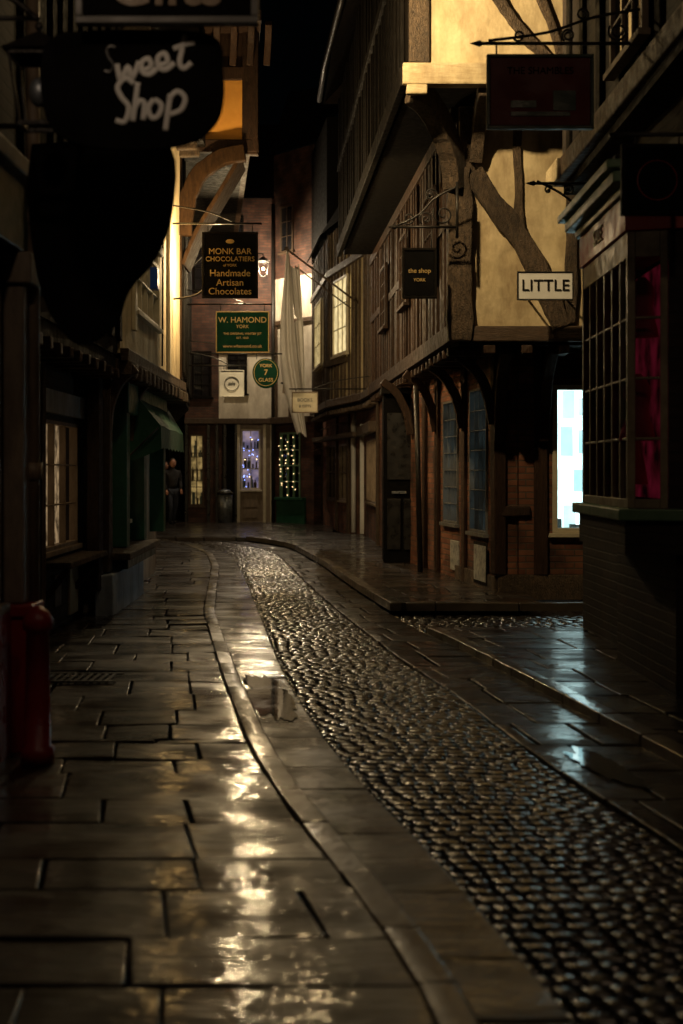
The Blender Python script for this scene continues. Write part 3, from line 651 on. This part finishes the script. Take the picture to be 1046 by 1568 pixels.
box(g.p('cream_trim','cream',.01),FU,.9,3.5,.001,.05,4.3,4.42); box(g.p('cream_trim','cream',.01),FU,.85,1.0,.001,.05,3.1,4.297); box(g.p('cream_trim','cream',.01),FU,4.3,4.42,.001,.05,2.86,6.2)
jj=g.p('joist_ends','timber_grey',.02); s=.05
while s<FU.L: box(jj,FU,s,s+.17,-.3,.11,2.54,2.697,.012); s+=.4
prism(g.p('jetty_floor','timber'),[(-5,14.9),(-2.34,14.9),(-2.4,20.95),(-5,20.95)],2.62,2.72)
prism(g.p('second_floor','timber_d'),[(-5,14.9),(-1.95,14.9),(-2.0,20.9),(-5,20.9)],6.3,8.2)
s=.1
while s<FU.L: box(jj,FU,s,s+.14,.0,.3,6.16,6.295,.01); s+=.45
box(g.p('blue_alarm_box','blue',.01),FU,2.1,2.3,.05,.14,3.72,3.98)
tube(g.p('cable','iron',0,True),smoothline([FU.P(3.6,.03,6),FU.P(3.62,.03,4.6),FU.P(3.5,.04,3.6),FU.P(3.55,.03,2.9)]),.012)
g.build()
g=G('green_awning',(-2.4,19.5,2.4)); pt=g.p('canvas','awning')
n=14; vs=[];fs=[]
for i in range(n+1):
    t=i/n; y=17.0+t*4.0; xi=-2.60-.02*t*3; sag=.03*math.sin(t*math.pi*4)
    xo=-2.16-.18*t
    vs+=[(xi,y,2.62),(xo,y,2.08+sag*.3),(xo+.01,y,1.80+.03*(i%2))]
for i in range(n):
    for k in range(2): fs.append((3*i+k,3*i+3+k,3*i+4+k,3*i+1+k))
pt.add(vs,fs); pt.add([vs[0],vs[1],vs[2],(vs[0][0],17.0,1.62)],[(0,1,2,3)])
tube(g.p('arm','iron',0,True),[(-2.60,16.95,1.65),(-2.18,16.95,2.06)],.012); g.build()

g=G('jettied_gable_house',(-2.5,24,0))
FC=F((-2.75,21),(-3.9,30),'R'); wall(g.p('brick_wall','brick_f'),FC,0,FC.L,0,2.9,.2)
for a in (.8,3.2,5.6): window(g,FC,a,a+1.6,.8,2.3,4,2,'green','shop_window',surf=True,lit='litdim' if a==3.2 else None)
FD=F((-2.36,21),(-3.2,30),'R')
wall(g.p('brown_boarding','cove'),FD,0,FD.L,2.9,6.3,.2); studs(g.p('studs','timber_d',.012),FD,.1,FD.L,3,6.3,.6,.16,.04); prism(g.p('jetty_floor','timber_d'),[(-5,21),(-2.38,21),(-3.22,30),(-5,30)],2.8,2.9)
FE=F((-1.42,21),(-2.3,30),'R'); FEs=F((-2.6,21),(-1.42,21),'R')
wall(g.p('orange_lit_plaster','orange_lit'),FEs,0,FEs.L-.02,6.42,7.35,.15); wall(g.p('upper_boarding','timber_m'),FEs,0,FEs.L-.02,7.35,9.6,.15); wall(g.p('plaster','plaster'),FE,0.02,FE.L,6.42,9.6,.15)
tm=g.p('timbers','timber_m',.015); tc_=g.p('curved_bracket','cove',.015)
box(tm,FEs,FEs.L-.04,FEs.L+.20,-.1,.06,6.2,9.6,.01); box(g.p('beams','timber_m',.015),FEs,0,FEs.L+.2,-.1,.07,6.24,6.42,.01); box(tm,FEs,.1,FEs.L,.001,.06,7.3,7.5,.01)
box(g.p('beams','timber_m',.015),FE,.0,FE.L,-.1,.08,6.25,6.43,.01); studs(tm,FE,.3,FE.L,6.5,9.5,.6,.16,.04)
sweep(tc_,smoothline([(-2.32,20.93,5.0),(-2.27,20.93,5.5),(-2.1,20.93,5.9),(-1.75,20.93,6.15),(-1.42,20.93,6.22)],5),.16,.24,(0,1,0),.01)
sweep(g.p('timber_cove','cove',.01),smoothline([(-2.36,21.5,4.6),(-2.15,21.5,5.1),(-1.85,21.5,5.6),(-1.5,21.5,6.2)],5),.9,.06,(0,1,0))
prism(g.p('second_floor_slab','timber_d'),[(-5,21.01),(-1.43,21.01),(-2.32,30),(-5,30)],6.25,6.40)
for k in range(5):
    sweep(tm,smoothline([(-2.1+.25*k,20.9,7.5),(-2.07+.25*k,20.75,7.8),(-2.05+.25*k,20.5,8.0)],4),.1,.1,(1,0,0))
prism(g.p('eaves','timber_m'),[(-5,20.4),(-1.15,20.4),(-2.0,30),(-5,30)],8.0,8.15)
g.p('roof','roof').add([(-1.0,20.4,9.6),(-2.0,30,9.6),(-5,30,13),(-4.4,20.4,13)],[(0,1,2,3)])
g.build()
g=G('brick_house',(-4,35,0)); FG=F((-3.92,30.05),(-5.2,40),'R'); wall(g.p('ground_wall','brick_f'),FG,0,FG.L,0,2.9,.2); FH=F((-3.22,30.05),(-4.7,40),'R'); wall(g.p('upper_wall','brick_f'),FH,0,FH.L,2.9,8.5,.2); prism(g.p('floor','timber_d'),[(-6,30.05),(-3.25,30.05),(-4.75,40),(-6,40)],2.8,2.9)
for a in (1,4,7): window(g,FG,a,a+1.6,.8,2.3,4,2,'timber','shop_window',surf=True,lit='litgold'); window(g,FH,a,a+1,4,5.4,3,3,'cream','sash_window',surf=True)
g.p('roof','roof').add([(-3.0,30,8.5),(-4.5,40,8.5),(-7,40,11),(-6,30,11)],[(0,1,2,3)])
g.build()

# ================================================================= RIGHT near R1
g=G('brick_corner_shop',(2.4,10,0)); FR=F((2.6,3),(2.3,13.55),'L')
wall(g.p('brick_wall','brick_d'),FR,0,FR.L,0,4.2,.25); prism(g.p('alley_wall','brick_d'),[(2.55,13.3),(9,13.3),(9,13.54),(2.32,13.54)],0,8)
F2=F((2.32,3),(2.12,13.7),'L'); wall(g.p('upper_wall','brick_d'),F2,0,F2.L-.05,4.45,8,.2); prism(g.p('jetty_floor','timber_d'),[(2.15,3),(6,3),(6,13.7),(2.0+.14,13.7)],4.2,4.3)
hb=g.p('jetty_beam','timber_h',.015); box(hb,F2,0,F2.L+.03,-.12,.1,4.28,4.46,.01); box(g.p('painted_lit_beam_end','beam_c',.01),F2,F2.L-.5,F2.L+.08,.101,.14,4.25,4.45,.01)  # pale strip paints the lamplit end of the beam
stt=g.p('studs','timber_d',.012); studs(stt,F2,.2,F2.L,4.46,8,.7,.17,.04)
window(g,F2,6.9,8.0,4.62,5.9,3,4,'tand','sash_window',n=.05,surf=True); window(g,F2,4.2,5.4,4.62,5.9,3,4,'tand','sash_window',n=.05,surf=True)
y0,y1,xb=9.35,11.1,1.88
sashes=g.p('bay_frame','creamd',.005)
FBf=F((xb,y0),(xb,y1),'L'); FBn=F((xb,y0),(2.45,y0-.15),'R')
def bay(f,cols,rows,lim=None):
    L_=lim or f.L
    box(sashes,f,0,.05,-.05,.0,1.3,3.12); box(sashes,f,L_-.05,L_,-.05,0,1.3,3.12); box(sashes,f,.05,L_-.05,-.05,-.002,2.95,3.12); box(sashes,f,.05,L_-.05,-.05,-.002,1.3,1.36)
    for i in range(1,cols): x=L_*i/cols; box(sashes,f,x-.02,x+.02,-.042,-.006,1.36,2.95)
    for i in range(1,rows): z=1.36+1.59*i/rows; box(sashes,f,.05,L_-.05,-.038,-.01,z-.009,z+.009)
    box(g.p('bay_glass','glass'),f,.03,L_-.03,-.035,-.031,1.33,3.1)
bay(FBf,6,4); bay(FBn,1,4,.26)
box(g.p('bay_cheek','brick_d'),FBn,.262,FBn.L,-.1,-.001,1.3,3.12)
FBa=F((xb,y1),(2.42,y1+.15),'L'); box(g.p('bay_far_cheek','brick_d'),FBa,0,FBa.L,-.05,0,1.3,3.12)
plan=[(xb-.02,y0-.02),(xb-.02,y1+.02),(2.4,y1+.2),(2.5,y0-.2)]
prism(g.p('bay_sill','green_l',.01),[(xb-.07,y0-.07),(xb-.07,y1+.07),(2.4,y1+.25),(2.5,y0-.25)],1.22,1.298)
prism(g.p('bay_underside','brick_d'),[(2.2,y0),(2.15,y1),(2.4,y1+.1),(2.5,y0-.1)],.0,1.0); prism(g.p('bay_apron','brick_d'),plan,1.0,1.218)
prism(g.p('red_fascia','red',.006),plan,3.122,3.36)
for k,(o,z0,z1) in enumerate(((.05,3.362,3.42),(.12,3.422,3.5),(.17,3.502,3.56))):
    prism(g.p('green_cornice','green_l',.01),[(xb-o,y0-o),(xb-o,y1+o),(2.4,y1+.2+o),(2.5,y0-.2-o)],z0,z1)
prism(g.p('lead_roof','roof'),[(xb-.1,y0-.1),(xb-.1,y1+.1),(2.4,y1+.3),(2.5,y0-.3)],3.562,3.6)
wbox(g.p('display_back','litred'),2.24,2.26,9.4,11.0,1.35,3.0)
cl=g.p('pink_garments','pink',0,True)
for (cx,cy,zt,zb,w) in ((2.03,9.6,2.85,2.45,.10),(2.05,10.2,2.2,1.45,.13),(2.0,9.62,2.2,1.75,.11),(2.05,10.7,2.7,2.0,.11)):
    pts=[(cx,cy,zt-(zt-zb)*i/6) for i in range(7)]; tube(cl,pts,w,12,taper=[.25,.8,.85,.7,.8,1.0,1.15])
text(g,'SALE',xb-.025,10.3,3.24,.16,'gold','fascia_lettering',rot=(math.radians(90),0,math.radians(-90)))
g.build()

# ================================================================= SIGNS
g=G('gifts_hanging_sign',(-.73,6.0,3.6)); wbox(g.p('board','matteblack',.006),-1.09,-.38,5.99,6.02,3.46,3.86)
fr=g.p('frame','greyb',.005); wbox(fr,-1.12,-.35,5.975,6.035,3.43,3.46); wbox(fr,-1.12,-.35,5.975,6.035,3.86,3.89); wbox(fr,-1.12,-1.09,5.975,6.035,3.462,3.858); wbox(fr,-.38,-.35,5.975,6.035,3.462,3.858)
text(g,'Gifts',-.74,5.985,3.585,.25,'tan','lettering',bold=.004)
tube(g.p('iron_arm','iron',0,True),[(-1.75,6.0,3.95),(-.3,6.0,3.95)],.015); tube(g.p('iron_arm','iron',0,True),[(-1.75,6.0,3.4),(-1.1,6,3.95)],.01)
g.build()
g=G('sweet_shop_sign',(-.9,6.1,3.19)); bd=g.p('board','matteblack',.006); k=.0028
def loc(u,v): return (-.905+(u-200)*k,3.19+(135-v)*k)
out=smoothline([(x,0,z) for x,z in [loc(*q) for q in ((95,50),(200,46),(325,55),(342,110),(340,170),(318,205),(285,222),(210,232),(120,222),(75,190),(62,120),(70,70),(95,50))]],4)[:-1]
poly(bd,WX,[(p.x,p.z) for p in out],-6.115,-6.09)
lt=g.p('brush_lettering','white',0,True)
strokes=[[(178,76),(170,73),(164,80),(168,92),(175,102),(170,112),(160,111)],[(180,100),(186,125),(197,104),(203,122),(214,96)],[(218,111),(232,104),(228,92),(218,98),(219,112),(230,116),(241,107)],[(243,103),(257,97),(253,84),(243,90),(244,104),(255,109),(268,98)],[(284,56),(279,80),(276,98),(282,107),(294,98)],[(266,77),(282,71),(299,67)],
 [(206,130),(193,122),(181,135),(187,151),(198,166),(192,188),(178,186)],[(212,128),(208,160),(204,188)],[(205,172),(214,157),(222,161),(220,186)],[(237,154),(228,167),(233,182),(243,179),(248,163),(237,154)],[(262,146),(258,172),(254,202)],[(259,154),(272,142),(284,152),(278,170),(261,177)]]
for si,sx in enumerate(strokes):
    if si==0: continue
    pts=smoothline([(loc(*q)[0],6.085,loc(*q)[1]) for q in sx],5); tube(lt,pts,.0125,8,flat=.3)
pts=smoothline([(loc(*q)[0],6.085,loc(*q)[1]) for q in strokes[0]],5); tube(g.p('faded_letter','black',0,True),pts,.010,8,flat=.3)
tube(g.p('hangers','iron',0,True),[(-1.0,6.04,3.46),(-1.0,6.1,3.42)],.008); tube(g.p('hangers','iron',0,True),[(-.6,6.04,3.46),(-.6,6.1,3.41)],.008)
g.build()
g=G('shield_hanging_sign',(-1.1,6.9,2.8))
out=smoothline([(-1.5,0,3.13),(-1.1,0,3.15),(-.83,0,3.12),(-.82,0,2.80),(-.90,0,2.58),(-1.03,0,2.42),(-1.10,0,2.25),(-1.28,0,2.16),(-1.45,0,2.4),(-1.52,0,2.85),(-1.5,0,3.13)],4)[:-1]
poly(g.p('board','matteblack',.006),WX,[(p.x,p.z) for p in out],-6.92,-6.88)
ar=g.p('arm','iron',0,True); tube(ar,[(-1.78,6.9,3.22),(-.85,6.9,3.22)],.014); tube(ar,[(-1.3,6.9,3.22),(-1.3,6.9,3.1)],.006); tube(ar,[(-.95,6.9,3.22),(-.95,6.9,3.1)],.006)
g.build()

def lantern(name,x,y,z,wallx,power,s=1.,col=(1,.70,.34),rad=.07,cap=True):
    g=G(name,(x,y,z)); ir=g.p('iron_frame','iron',.002)
    a,b,h=.09*s,.14*s,.36*s
    if cap:
        for sx in (-1,1):
            for sy in (-1,1): sweep(ir,[(x+sx*a,y+sy*a,z-h/2),(x+sx*b,y+sy*b,z+h/2)],.014*s,.014*s,(1,0,0))
        for e in (-1,1):
            wbox(ir,x-a-.01,x+a+.01,y+e*a-.01,y+e*a+.01,z-h/2-.02,z-h/2); wbox(ir,x+e*a-.01,x+e*a+.01,y-a+.011,y+a-.011,z-h/2-.02,z-h/2)
        for sx,sy in ((1,0),(-1,0),(0,1),(0,-1)):
            wbox(ir,x-b if not sx else x+sx*b-.008,x+b if not sx else x+sx*b+.008,y-b if not sy else y+sy*b-.008,y+b if not sy else y+sy*b+.008,z+h/2,z+h/2+.02)
        top=g.p('cap','iron'); q=b+.03; top.add([(x-q,y-q,z+h/2+.022),(x+q,y-q,z+h/2+.022),(x+q,y+q,z+h/2+.022),(x-q,y+q,z+h/2+.022),(x,y,z+h/2+.17*s)],[(0,1,4),(1,2,4),(2,3,4),(3,0,4)])
        ball(ir,(x,y,z+h/2+.19*s),.025*s)
        ar=g.p('wall_arm','iron',0,True)
        zz=z+h/2+.2*s; tube(ar,smoothline([(wallx,y,zz-.35),(wallx+(x-wallx)*.5,y,zz+.12),(x,y,zz+.02)]),.014); tube(ar,[(wallx,y,zz+.03),(x,y,zz+.03)],.012)
    else:
        ar=g.p('wall_arm','iron',0,True); tube(ar,smoothline([(wallx,y,z-.5),(wallx+(x-wallx)*.6,y,z-.42),(x,y,z-.12)]),.014); ball(ar,(x,y,z-.10),.035,10,6,(1,1,.4))
    if power>0:
        ball(g.p('bulb','bulb',0,True),(x,y,z),.035,10,7,(1,1,1.2))
        l=bpy.data.lights.new('lamp_light','POINT'); l.energy=power; l.color=col; l.shadow_soft_size=rad; o=bpy.data.objects.new('lamp_light',l); o.location=(x,y,z); sc.collection.objects.link(o); g.objs.append(o)
    else: ball(g.p('bulb','steel',0,True),(x,y,z),.06*s,12,8,(1,1,1.4))
    g.build()
lantern('fill_lantern',-1.76,19.95,4.45,-2.36,430,col=(1,.70,.34),cap=False)
lantern('fill_lantern',-.35,14.0,6.75,-2.3,150,col=(1,.71,.35))
lantern('fill_lantern',-1.72,25.3,5.0,-2.8,360,col=(1,.74,.40))  # added fill, out of sight behind the chocolate sign, for the far fronts
lantern('fill_lantern',-2.12,38.5,7.0,-4.1,520,col=(1,.80,.54))
lantern('fill_lantern',-1.25,4.5,4.2,-1.8,20,col=(1,.72,.50))  # added out of frame to brighten the sweet shop lettering
lantern('fill_lantern',1.75,4.0,4.9,2.4,30,col=(1,.68,.42))  # added out of frame to lift the oxblood sign and right foreground
lantern('wall_lantern',-1.36,6.4,3.25,-1.8,0,.8)
# spot with housing and arm, added out of frame to light the corner gable
g=G('added_gable_spot',(-.2,12.9,6.5)); P0=Vector((-.2,12.9,6.5)); T0=Vector((2.1,15.6,5.2)); D0=(T0-P0).normalized()
hd=g.p('housing','iron',0,True); tube(hd,[P0-D0*.22,P0-D0*.2,P0-D0*.06,P0+D0*.02],.10,14,taper=[.3,.7,1.0,1.15])
tube(g.p('arm','iron',0,True),[(-2.1,12.9,6.75),(-.2,12.9,6.75),tuple(P0-D0*.12)],.016)
l=bpy.data.lights.new('added_spot_light','SPOT'); l.energy=620; l.color=(1,.72,.37); l.spot_size=math.radians(104); l.spot_blend=.55; l.shadow_soft_size=.06
o=bpy.data.objects.new('added_spot_light',l); o.location=P0+D0*.04; o.rotation_euler=D0.to_track_quat('-Z','Y').to_euler(); sc.collection.objects.link(o); g.objs.append(o)
g.build()

def panel_sign(name,x0,x1,y,z0,z1,bm,fm,fw=.03,th=.03):
    g=G(name,((x0+x1)/2,y,z0)); wbox(g.p('board',bm,.004),x0+fw,x1-fw,y-th/2,y+th/2,z0+fw,z1-fw); fr=g.p('frame',fm,.005); a,b=y-th/2-.012,y+th/2+.012
    wbox(fr,x0,x1,a,b,z0,z0+fw-.001); wbox(fr,x0,x1,a,b,z1-fw+.001,z1); wbox(fr,x0,x0+fw-.001,a,b,z0+fw,z1-fw); wbox(fr,x1-fw+.001,x1,a,b,z0+fw,z1-fw)
    return g
def hang(g,wx,x0,x1,y,z1,dz=.12,mat='iron'):
    a=g.p('iron_arm',mat,0,True); e=x1+.05 if wx<x0 else x0-.05
    tube(a,[(wx,y,z1+dz),(e,y,z1+dz)],.014)
    for x in (x0+.08,x1-.08): tube(a,[(x,y,z1+dz),(x,y,z1-.005)],.007,5)
    tube(a,smoothline([(wx,y,z1+dz+.25),(wx+(e-wx)*.4,y,z1+dz+.16),(wx+(e-wx)*.7,y,z1+dz+.01)]),.01)
g=panel_sign('chocolate_shop_sign',-1.92,-1.15,19.6,3.92,4.83,'matteblack','timber_d'); hang(g,-2.33,-1.92,-1.15,19.6,4.83)
X=-1.535; Y=19.578
ball(g.p('cocoa_emblem','gold',0,True),(X,Y,4.70),.06,12,6,(1,.12,.5))
for s,z,h,b in (('MONK BAR',4.56,.115,0),('CHOCOLATIERS',4.455,.092,0),('of YORK',4.37,.05,0),('Handmade',4.26,.13,0),('Artisan',4.13,.13,0),('Chocolates',4.01,.13,0)): text(g,s,X,Y,z,h,'gold','lettering',bold=b)
g.build()
g=panel_sign('jeweller_sign',-2.12,-1.22,24,3.53,4.23,'green_s','gold',.018); hang(g,-2.65,-2.12,-1.22,24,4.23)
for s,z,h in (('W. HAMOND',4.08,.135),('YORK',3.97,.08),('THE ORIGINAL WHITBY JET',3.85,.052),('EST. 1860',3.78,.05),('www.whamond.co.uk',3.64,.075)): text(g,s,-1.67,23.975,z,h,'gold','lettering',bold=.0)
g.build()
g=G('glass_shop_oval_sign',(-1.43,27,3.4)); n=32
poly(g.p('board','green_s',.006),WX,[(-1.435+.255*math.cos(2*math.pi*i/n),3.41+.31*math.sin(2*math.pi*i/n)*(1 if math.sin(2*math.pi*i/n)<0 else .85)) for i in range(n)],-27.015,-26.985)
tube(g.p('rim','gold',0,True),[(-1.435+.225*math.cos(2*math.pi*i/n),26.98,3.40+.25*math.sin(2*math.pi*i/n)) for i in range(n+1)],.005,5)
for s,z,h in (('YORK',3.53,.09),('7',3.40,.15),('GLASS',3.26,.10)): text(g,s,-1.435,26.975,z,h,'gold','lettering')
hang(g,-2.9,-1.69,-1.18,27,3.66,.1); g.build()
g=panel_sign('square_hanging_sign',-2.23,-1.78,26,2.89,3.38,'white','white',.015); hang(g,-2.8,-2.23,-1.78,26,3.38,.08)
tube(g.p('circle_logo','greyb',0,True),[(-2.005+.13*math.cos(2*math.pi*i/24),25.975,3.135+.13*math.sin(2*math.pi*i/24)) for i in range(25)],.006,5); text(g,'cafe',-2.005,25.98,3.14,.08,'greyb','lettering'); g.build()
g=panel_sign('pale_hanging_sign',-.98,-.46,28,2.68,3.09,'cream','tan',.02); hang(g,.55,-.98,-.46,28,3.09,.06)
text(g,'BOOKS',-.72,27.978,2.93,.09,'greyb','lettering'); text(g,'& GIFTS',-.72,27.978,2.81,.07,'greyb','lettering'); g.build()
g=panel_sign('street_name_plate',1.90,2.51,15.4,3.39,3.70,'white','black',.012); text(g,'LITTLE',2.205,15.38,3.545,.175,'black','lettering',sx=1.02)
a=g.p('stays','iron',0,True)
for x in (2.0,2.4): tube(a,[(x,15.42,3.6),(x,15.96,3.6)],.012)
g.build()
g=panel_sign('oxblood_hanging_sign',1.03,1.79,10.1,3.97,4.50,'redsign','green_d',.025)
scroll_bracket(g,2.24,.98,10.1,4.58,.26)
for x in (1.1,1.7): tube(g.p('hangers','iron',0,True),[(x,10.1,4.58),(x,10.1,4.49)],.007,5)
text(g,'THE SHAMBLES',1.41,10.08,4.38,.07,'matteblack','lettering'); wbox(g.p('painted_band','green_d'),1.2,1.38,10.075,10.084,4.12,4.17); wbox(g.p('painted_motif','green_d'),1.5,1.66,10.075,10.084,4.1,4.24)
wbox(g.p('painted_band','green_d'),1.2,1.62,10.072,10.083,4.06,4.09); g.build()
g=G('iron_scroll_bracket',(2.2,12,4)); scroll_bracket(g,2.2,1.62,12.0,3.97,-.26); g.build()
g=panel_sign('small_black_sign',.66,1.04,15.5,3.42,3.97,'matteblack','timber_d',.03); scroll_bracket(g,1.26,.58,15.5,4.2,.44,.013)
for x in (.72,.98): tube(g.p('hangers','iron',0,True),[(x,15.5,4.2),(x,15.5,3.96)],.006,5)
text(g,'the shop',.85,15.48,3.72,.07,'gold','lettering'); text(g,'YORK',.85,15.48,3.62,.05,'gold','lettering'); g.build()
g=panel_sign('dark_square_sign',1.69,2.12,8.6,3.09,3.52,'matteblack','timber_d',.03); tube(g.p('iron_arm','iron',0,True),[(2.42,8.6,3.58),(1.62,8.6,3.58)],.014)
for x in (1.78,2.04): tube(g.p('iron_arm','iron',0,True),[(x,8.6,3.58),(x,8.6,3.5)],.007,5)
tube(g.p('ring_logo','maroon',0,True),[(1.905+.12*math.cos(2*math.pi*i/24),8.58,3.3+.12*math.sin(2*math.pi*i/24)) for i in range(25)],.003,5); g.build()

g=G('hanging_flag',(-1,30,4))
def flag(y,edgeL,edgeR,seed):
    pt=g.p('cloth','cloth',0,True); n=26;m=14; vs=[];fs=[]
    L_=interp([(-z,x) for z,x in edgeL]); R_=interp([(-z,x) for z,x in edgeR]); zt,zb=edgeL[0][0],edgeL[-1][0]
    for i in range(n+1):
        z=zt+(zb-zt)*i/n
        a,b=L_(-z),R_(-z)
        for k in range(m+1):
            t=k/m; x=a+(b-a)*t
            vs.append((x,y+.09*math.sin(t*11+seed+z*.6)+.04*math.sin(t*19+z),z+.05*math.sin(t*5+seed)))
    for i in range(n):
        for k in range(m): q=i*(m+1)+k; fs.append((q,q+1,q+m+2,q+m+1))
    pt.add(vs,fs)
flag(30,[(6.15,-1.16),(5.2,-1.24),(4.2,-1.34),(3.2,-1.24),(2.3,-.94)],[(6.15,-1.10),(5.2,-1.02),(4.2,-.98),(3.2,-.84),(2.35,-.74)],0)
flag(30.25,[(5.9,-1.12),(5.3,-1.05),(4.8,-1.0)],[(5.9,-.9),(5.3,-.84),(4.85,-.83)],2)
flag(30.35,[(4.75,-1.05),(3.9,-.98),(2.9,-.9)],[(4.75,-.82),(3.9,-.78),(2.95,-.8)],4)
po=g.p('flagpole','timber',0,True); tube(po,[(.45,30,5.0),(-1.14,30.0,6.2)],.022); tube(po,[(.2,30.3,5.0),(-1.0,30.3,5.9)],.016); ball(po,(-1.16,30,6.22),.045)
g.build()

g=G('shop_canopy',(-.6,36,2.4))
for (x,y,z) in ((-.25,35.2,2.55),(-.4,36.6,2.3),(-.5,37.6,2.05)):
    p=g.p('slats','cream',.004); p.add([(x+.35,y-.5,z+.2),(x+.3,y+.5,z+.2),(x-.3,y+.5,z),(x-.25,y-.5,z)],[(0,1,2,3)])
g.build()
g=G('litter_bin',(-3.2,39.3,0)); b=g.p('body','steel',0,True)
tube(b,[(-3.22,39.3,.1),(-3.22,39.3,.5),(-3.22,39.3,.9)],.21,16,taper=[.88,.95,1]); tube(g.p('rim','iron',0,True),[(-3.22,39.3,.88),(-3.22,39.3,.94)],.23,16); tube(g.p('lid','steel',0,True),[(-3.22,39.3,.94),(-3.22,39.3,1.0),(-3.22,39.3,1.03)],.2,16,taper=[1,.7,.1]); g.build()
g=G('drain_grate',(-1.95,10.3,.05)); gr=g.p('bars','iron')
for i in range(9): wbox(gr,-2.12+i*.055,-2.095+i*.055,10.1,10.45,.047,.056)
wbox(gr,-2.16,-1.6,10.06,10.1,.047,.058); wbox(gr,-2.16,-1.6,10.45,10.49,.047,.058); g.build()

# ================================================================= people
def person(x,y,z,h,face,stride,coat,seed):
    g=G('pedestrian',(x,y,z)); s=h/1.75
    ca,sa=math.cos(face),math.sin(face)
    def T(a,b,c): return (x+(a*ca-b*sa)*s,y+(a*sa+b*ca)*s,z+c*s)
    V=[((0,0,.95),.14),((0,.01,1.15),.13),((0,.0,1.36),.15),((0,.0,1.48),.07),((0,.02,1.56),.06),
       ((.19,0,1.41),.07),((.23,-.04,1.15),.055),((.21,.10,.93),.042),((-.19,0,1.41),.07),((-.23,-.02,1.15),.055),((-.2,.14,.95),.042)]
    E=[(0,1),(1,2),(2,3),(3,4),(2,5),(5,6),(6,7),(2,8),(8,9),(9,10)]
    def skin(nm,V,E,mat):
        me=bpy.data.meshes.new(nm); me.from_pydata([T(*v[0]) for v in V],E,[]); ob=bpy.data.objects.new(nm,me); sc.collection.objects.link(ob)
        md=ob.modifiers.new('skin','SKIN')
        for i,v in enumerate(V): me.skin_vertices[0].data[i].radius=(v[1]*s,v[1]*s)
        me.skin_vertices[0].data[0].use_root=True; md.use_smooth_shade=True
        sb=ob.modifiers.new('sub','SUBSURF'); sb.levels=2; sb.render_levels=2
        me.materials.append(M[mat]); g.objs.append(ob)
    skin('coat',V,E,coat)
    st=stride
    skin('trousers',[((0,0,.96),.13),((.09,0,.88),.10),((.10,st*.5+.03,.48),.065),((.10,st*.5-.03,.09),.045),((-.09,0,.88),.10),((-.1,-st*.4+.04,.48),.065),((-.1,-st,.10),.045)],[(0,1),(1,2),(2,3),(0,4),(4,5),(5,6)],'jeans')
    skin('shoes_a',[((.10,st*.5-.05,.06),.045),((.10,st*.5+.08,.045),.045),((.10,st*.5+.19,.035),.03)],[(0,1),(1,2)],'black')
    skin('shoes_b',[((-.10,-st-.03,.06),.045),((-.10,-st+.1,.045),.045),((-.10,-st+.19,.035),.03)],[(0,1),(1,2)],'black')
    hd=g.p('head','skin',0,True); c=T(0,.03,1.66)
    ball(hd,c,.105*s,16,12,(.82,.92,1.15)); ball(hd,T(0,.13,1.645),.02*s,8,6,(.7,1,1.3)); ball(hd,T(.085,.02,1.65),.022*s,8,6,(.5,.8,1.3)); ball(hd,T(-.085,.02,1.65),.022*s,8,6,(.5,.8,1.3))
    ey=g.p('eyes','black',0,True); ball(ey,T(.033,.118,1.67),.010*s,6,5); ball(ey,T(-.033,.118,1.67),.010*s,6,5)
    ball(g.p('mouth','maroon',0,True),T(0,.118,1.607),.02*s,8,5,(1,.4,.3))
    ball(g.p('hair','hair',0,True),T(0,-.005,1.70),.108*s,14,10,(.9,.95,1.0))
    for sd,w in ((1,(.21,.10,.93)),(-1,(-.2,.14,.95))):
        Vh=[((w[0],w[1],w[2]),.03),((w[0],w[1]+.03,w[2]-.05),.03)]; Eh=[(0,1)]
        for k in range(4):
            o=len(Vh); fx=w[0]+(k-1.5)*.018; ln=(.05,.06,.055,.045)[k]; Vh+= [((fx,w[1]+.045,w[2]-.09),.010),((fx,w[1]+.05,w[2]-.09-ln*.6),.009),((fx,w[1]+.035,w[2]-.09-ln),.008)]; Eh+=[(1,o),(o,o+1),(o+1,o+2)]
        o=len(Vh); Vh+=[((w[0]-sd*.035,w[1]+.05,w[2]-.06),.011),((w[0]-sd*.042,w[1]+.06,w[2]-.095),.009)]; Eh+=[(1,o),(o,o+1)]
        skin('hand',Vh,Eh,'skin')
    g.build()
person(-4.62,38.9,.09,1.74,math.radians(205),.22,'cloth_d',1)
person(-4.95,40.2,.09,1.68,math.radians(150),.15,'cloth_d',2)

# ================================================================= world, fill, camera
w=bpy.data.worlds.new('World'); sc.world=w; w.use_nodes=True; nt=w.node_tree
bg=nt.nodes['Background']; sk=nt.nodes.new('ShaderNodeTexSky'); sk.sky_type='NISHITA'; sk.sun_disc=False; sk.sun_elevation=math.radians(8); sk.sun_rotation=math.radians(200)
nt.links.new(sk.outputs[0],bg.inputs[0]); bg.inputs[1].default_value=.00012
sl=bpy.data.lights.new('cool_fill','SUN'); sl.energy=.006; sl.angle=math.radians(.5); sl.color=(.7,.8,1); so=bpy.data.objects.new('cool_fill',sl); so.rotation_euler=(math.radians(50),0,math.radians(20)); sc.collection.objects.link(so)  # faint cool fill light, added in place of any moon
cam=bpy.data.cameras.new('camera'); co=bpy.data.objects.new('camera',cam); sc.collection.objects.link(co)
co.location=(0,0,1.55); co.rotation_euler=(math.radians(90),0,0)
cam.sensor_fit='VERTICAL'; cam.sensor_height=36; cam.sensor_width=24; cam.lens=50; cam.shift_y=-64/1568; cam.clip_end=600; cam.clip_start=.05
cam.dof.use_dof=True; cam.dof.focus_distance=17; cam.dof.aperture_fstop=2.0
sc.camera=co
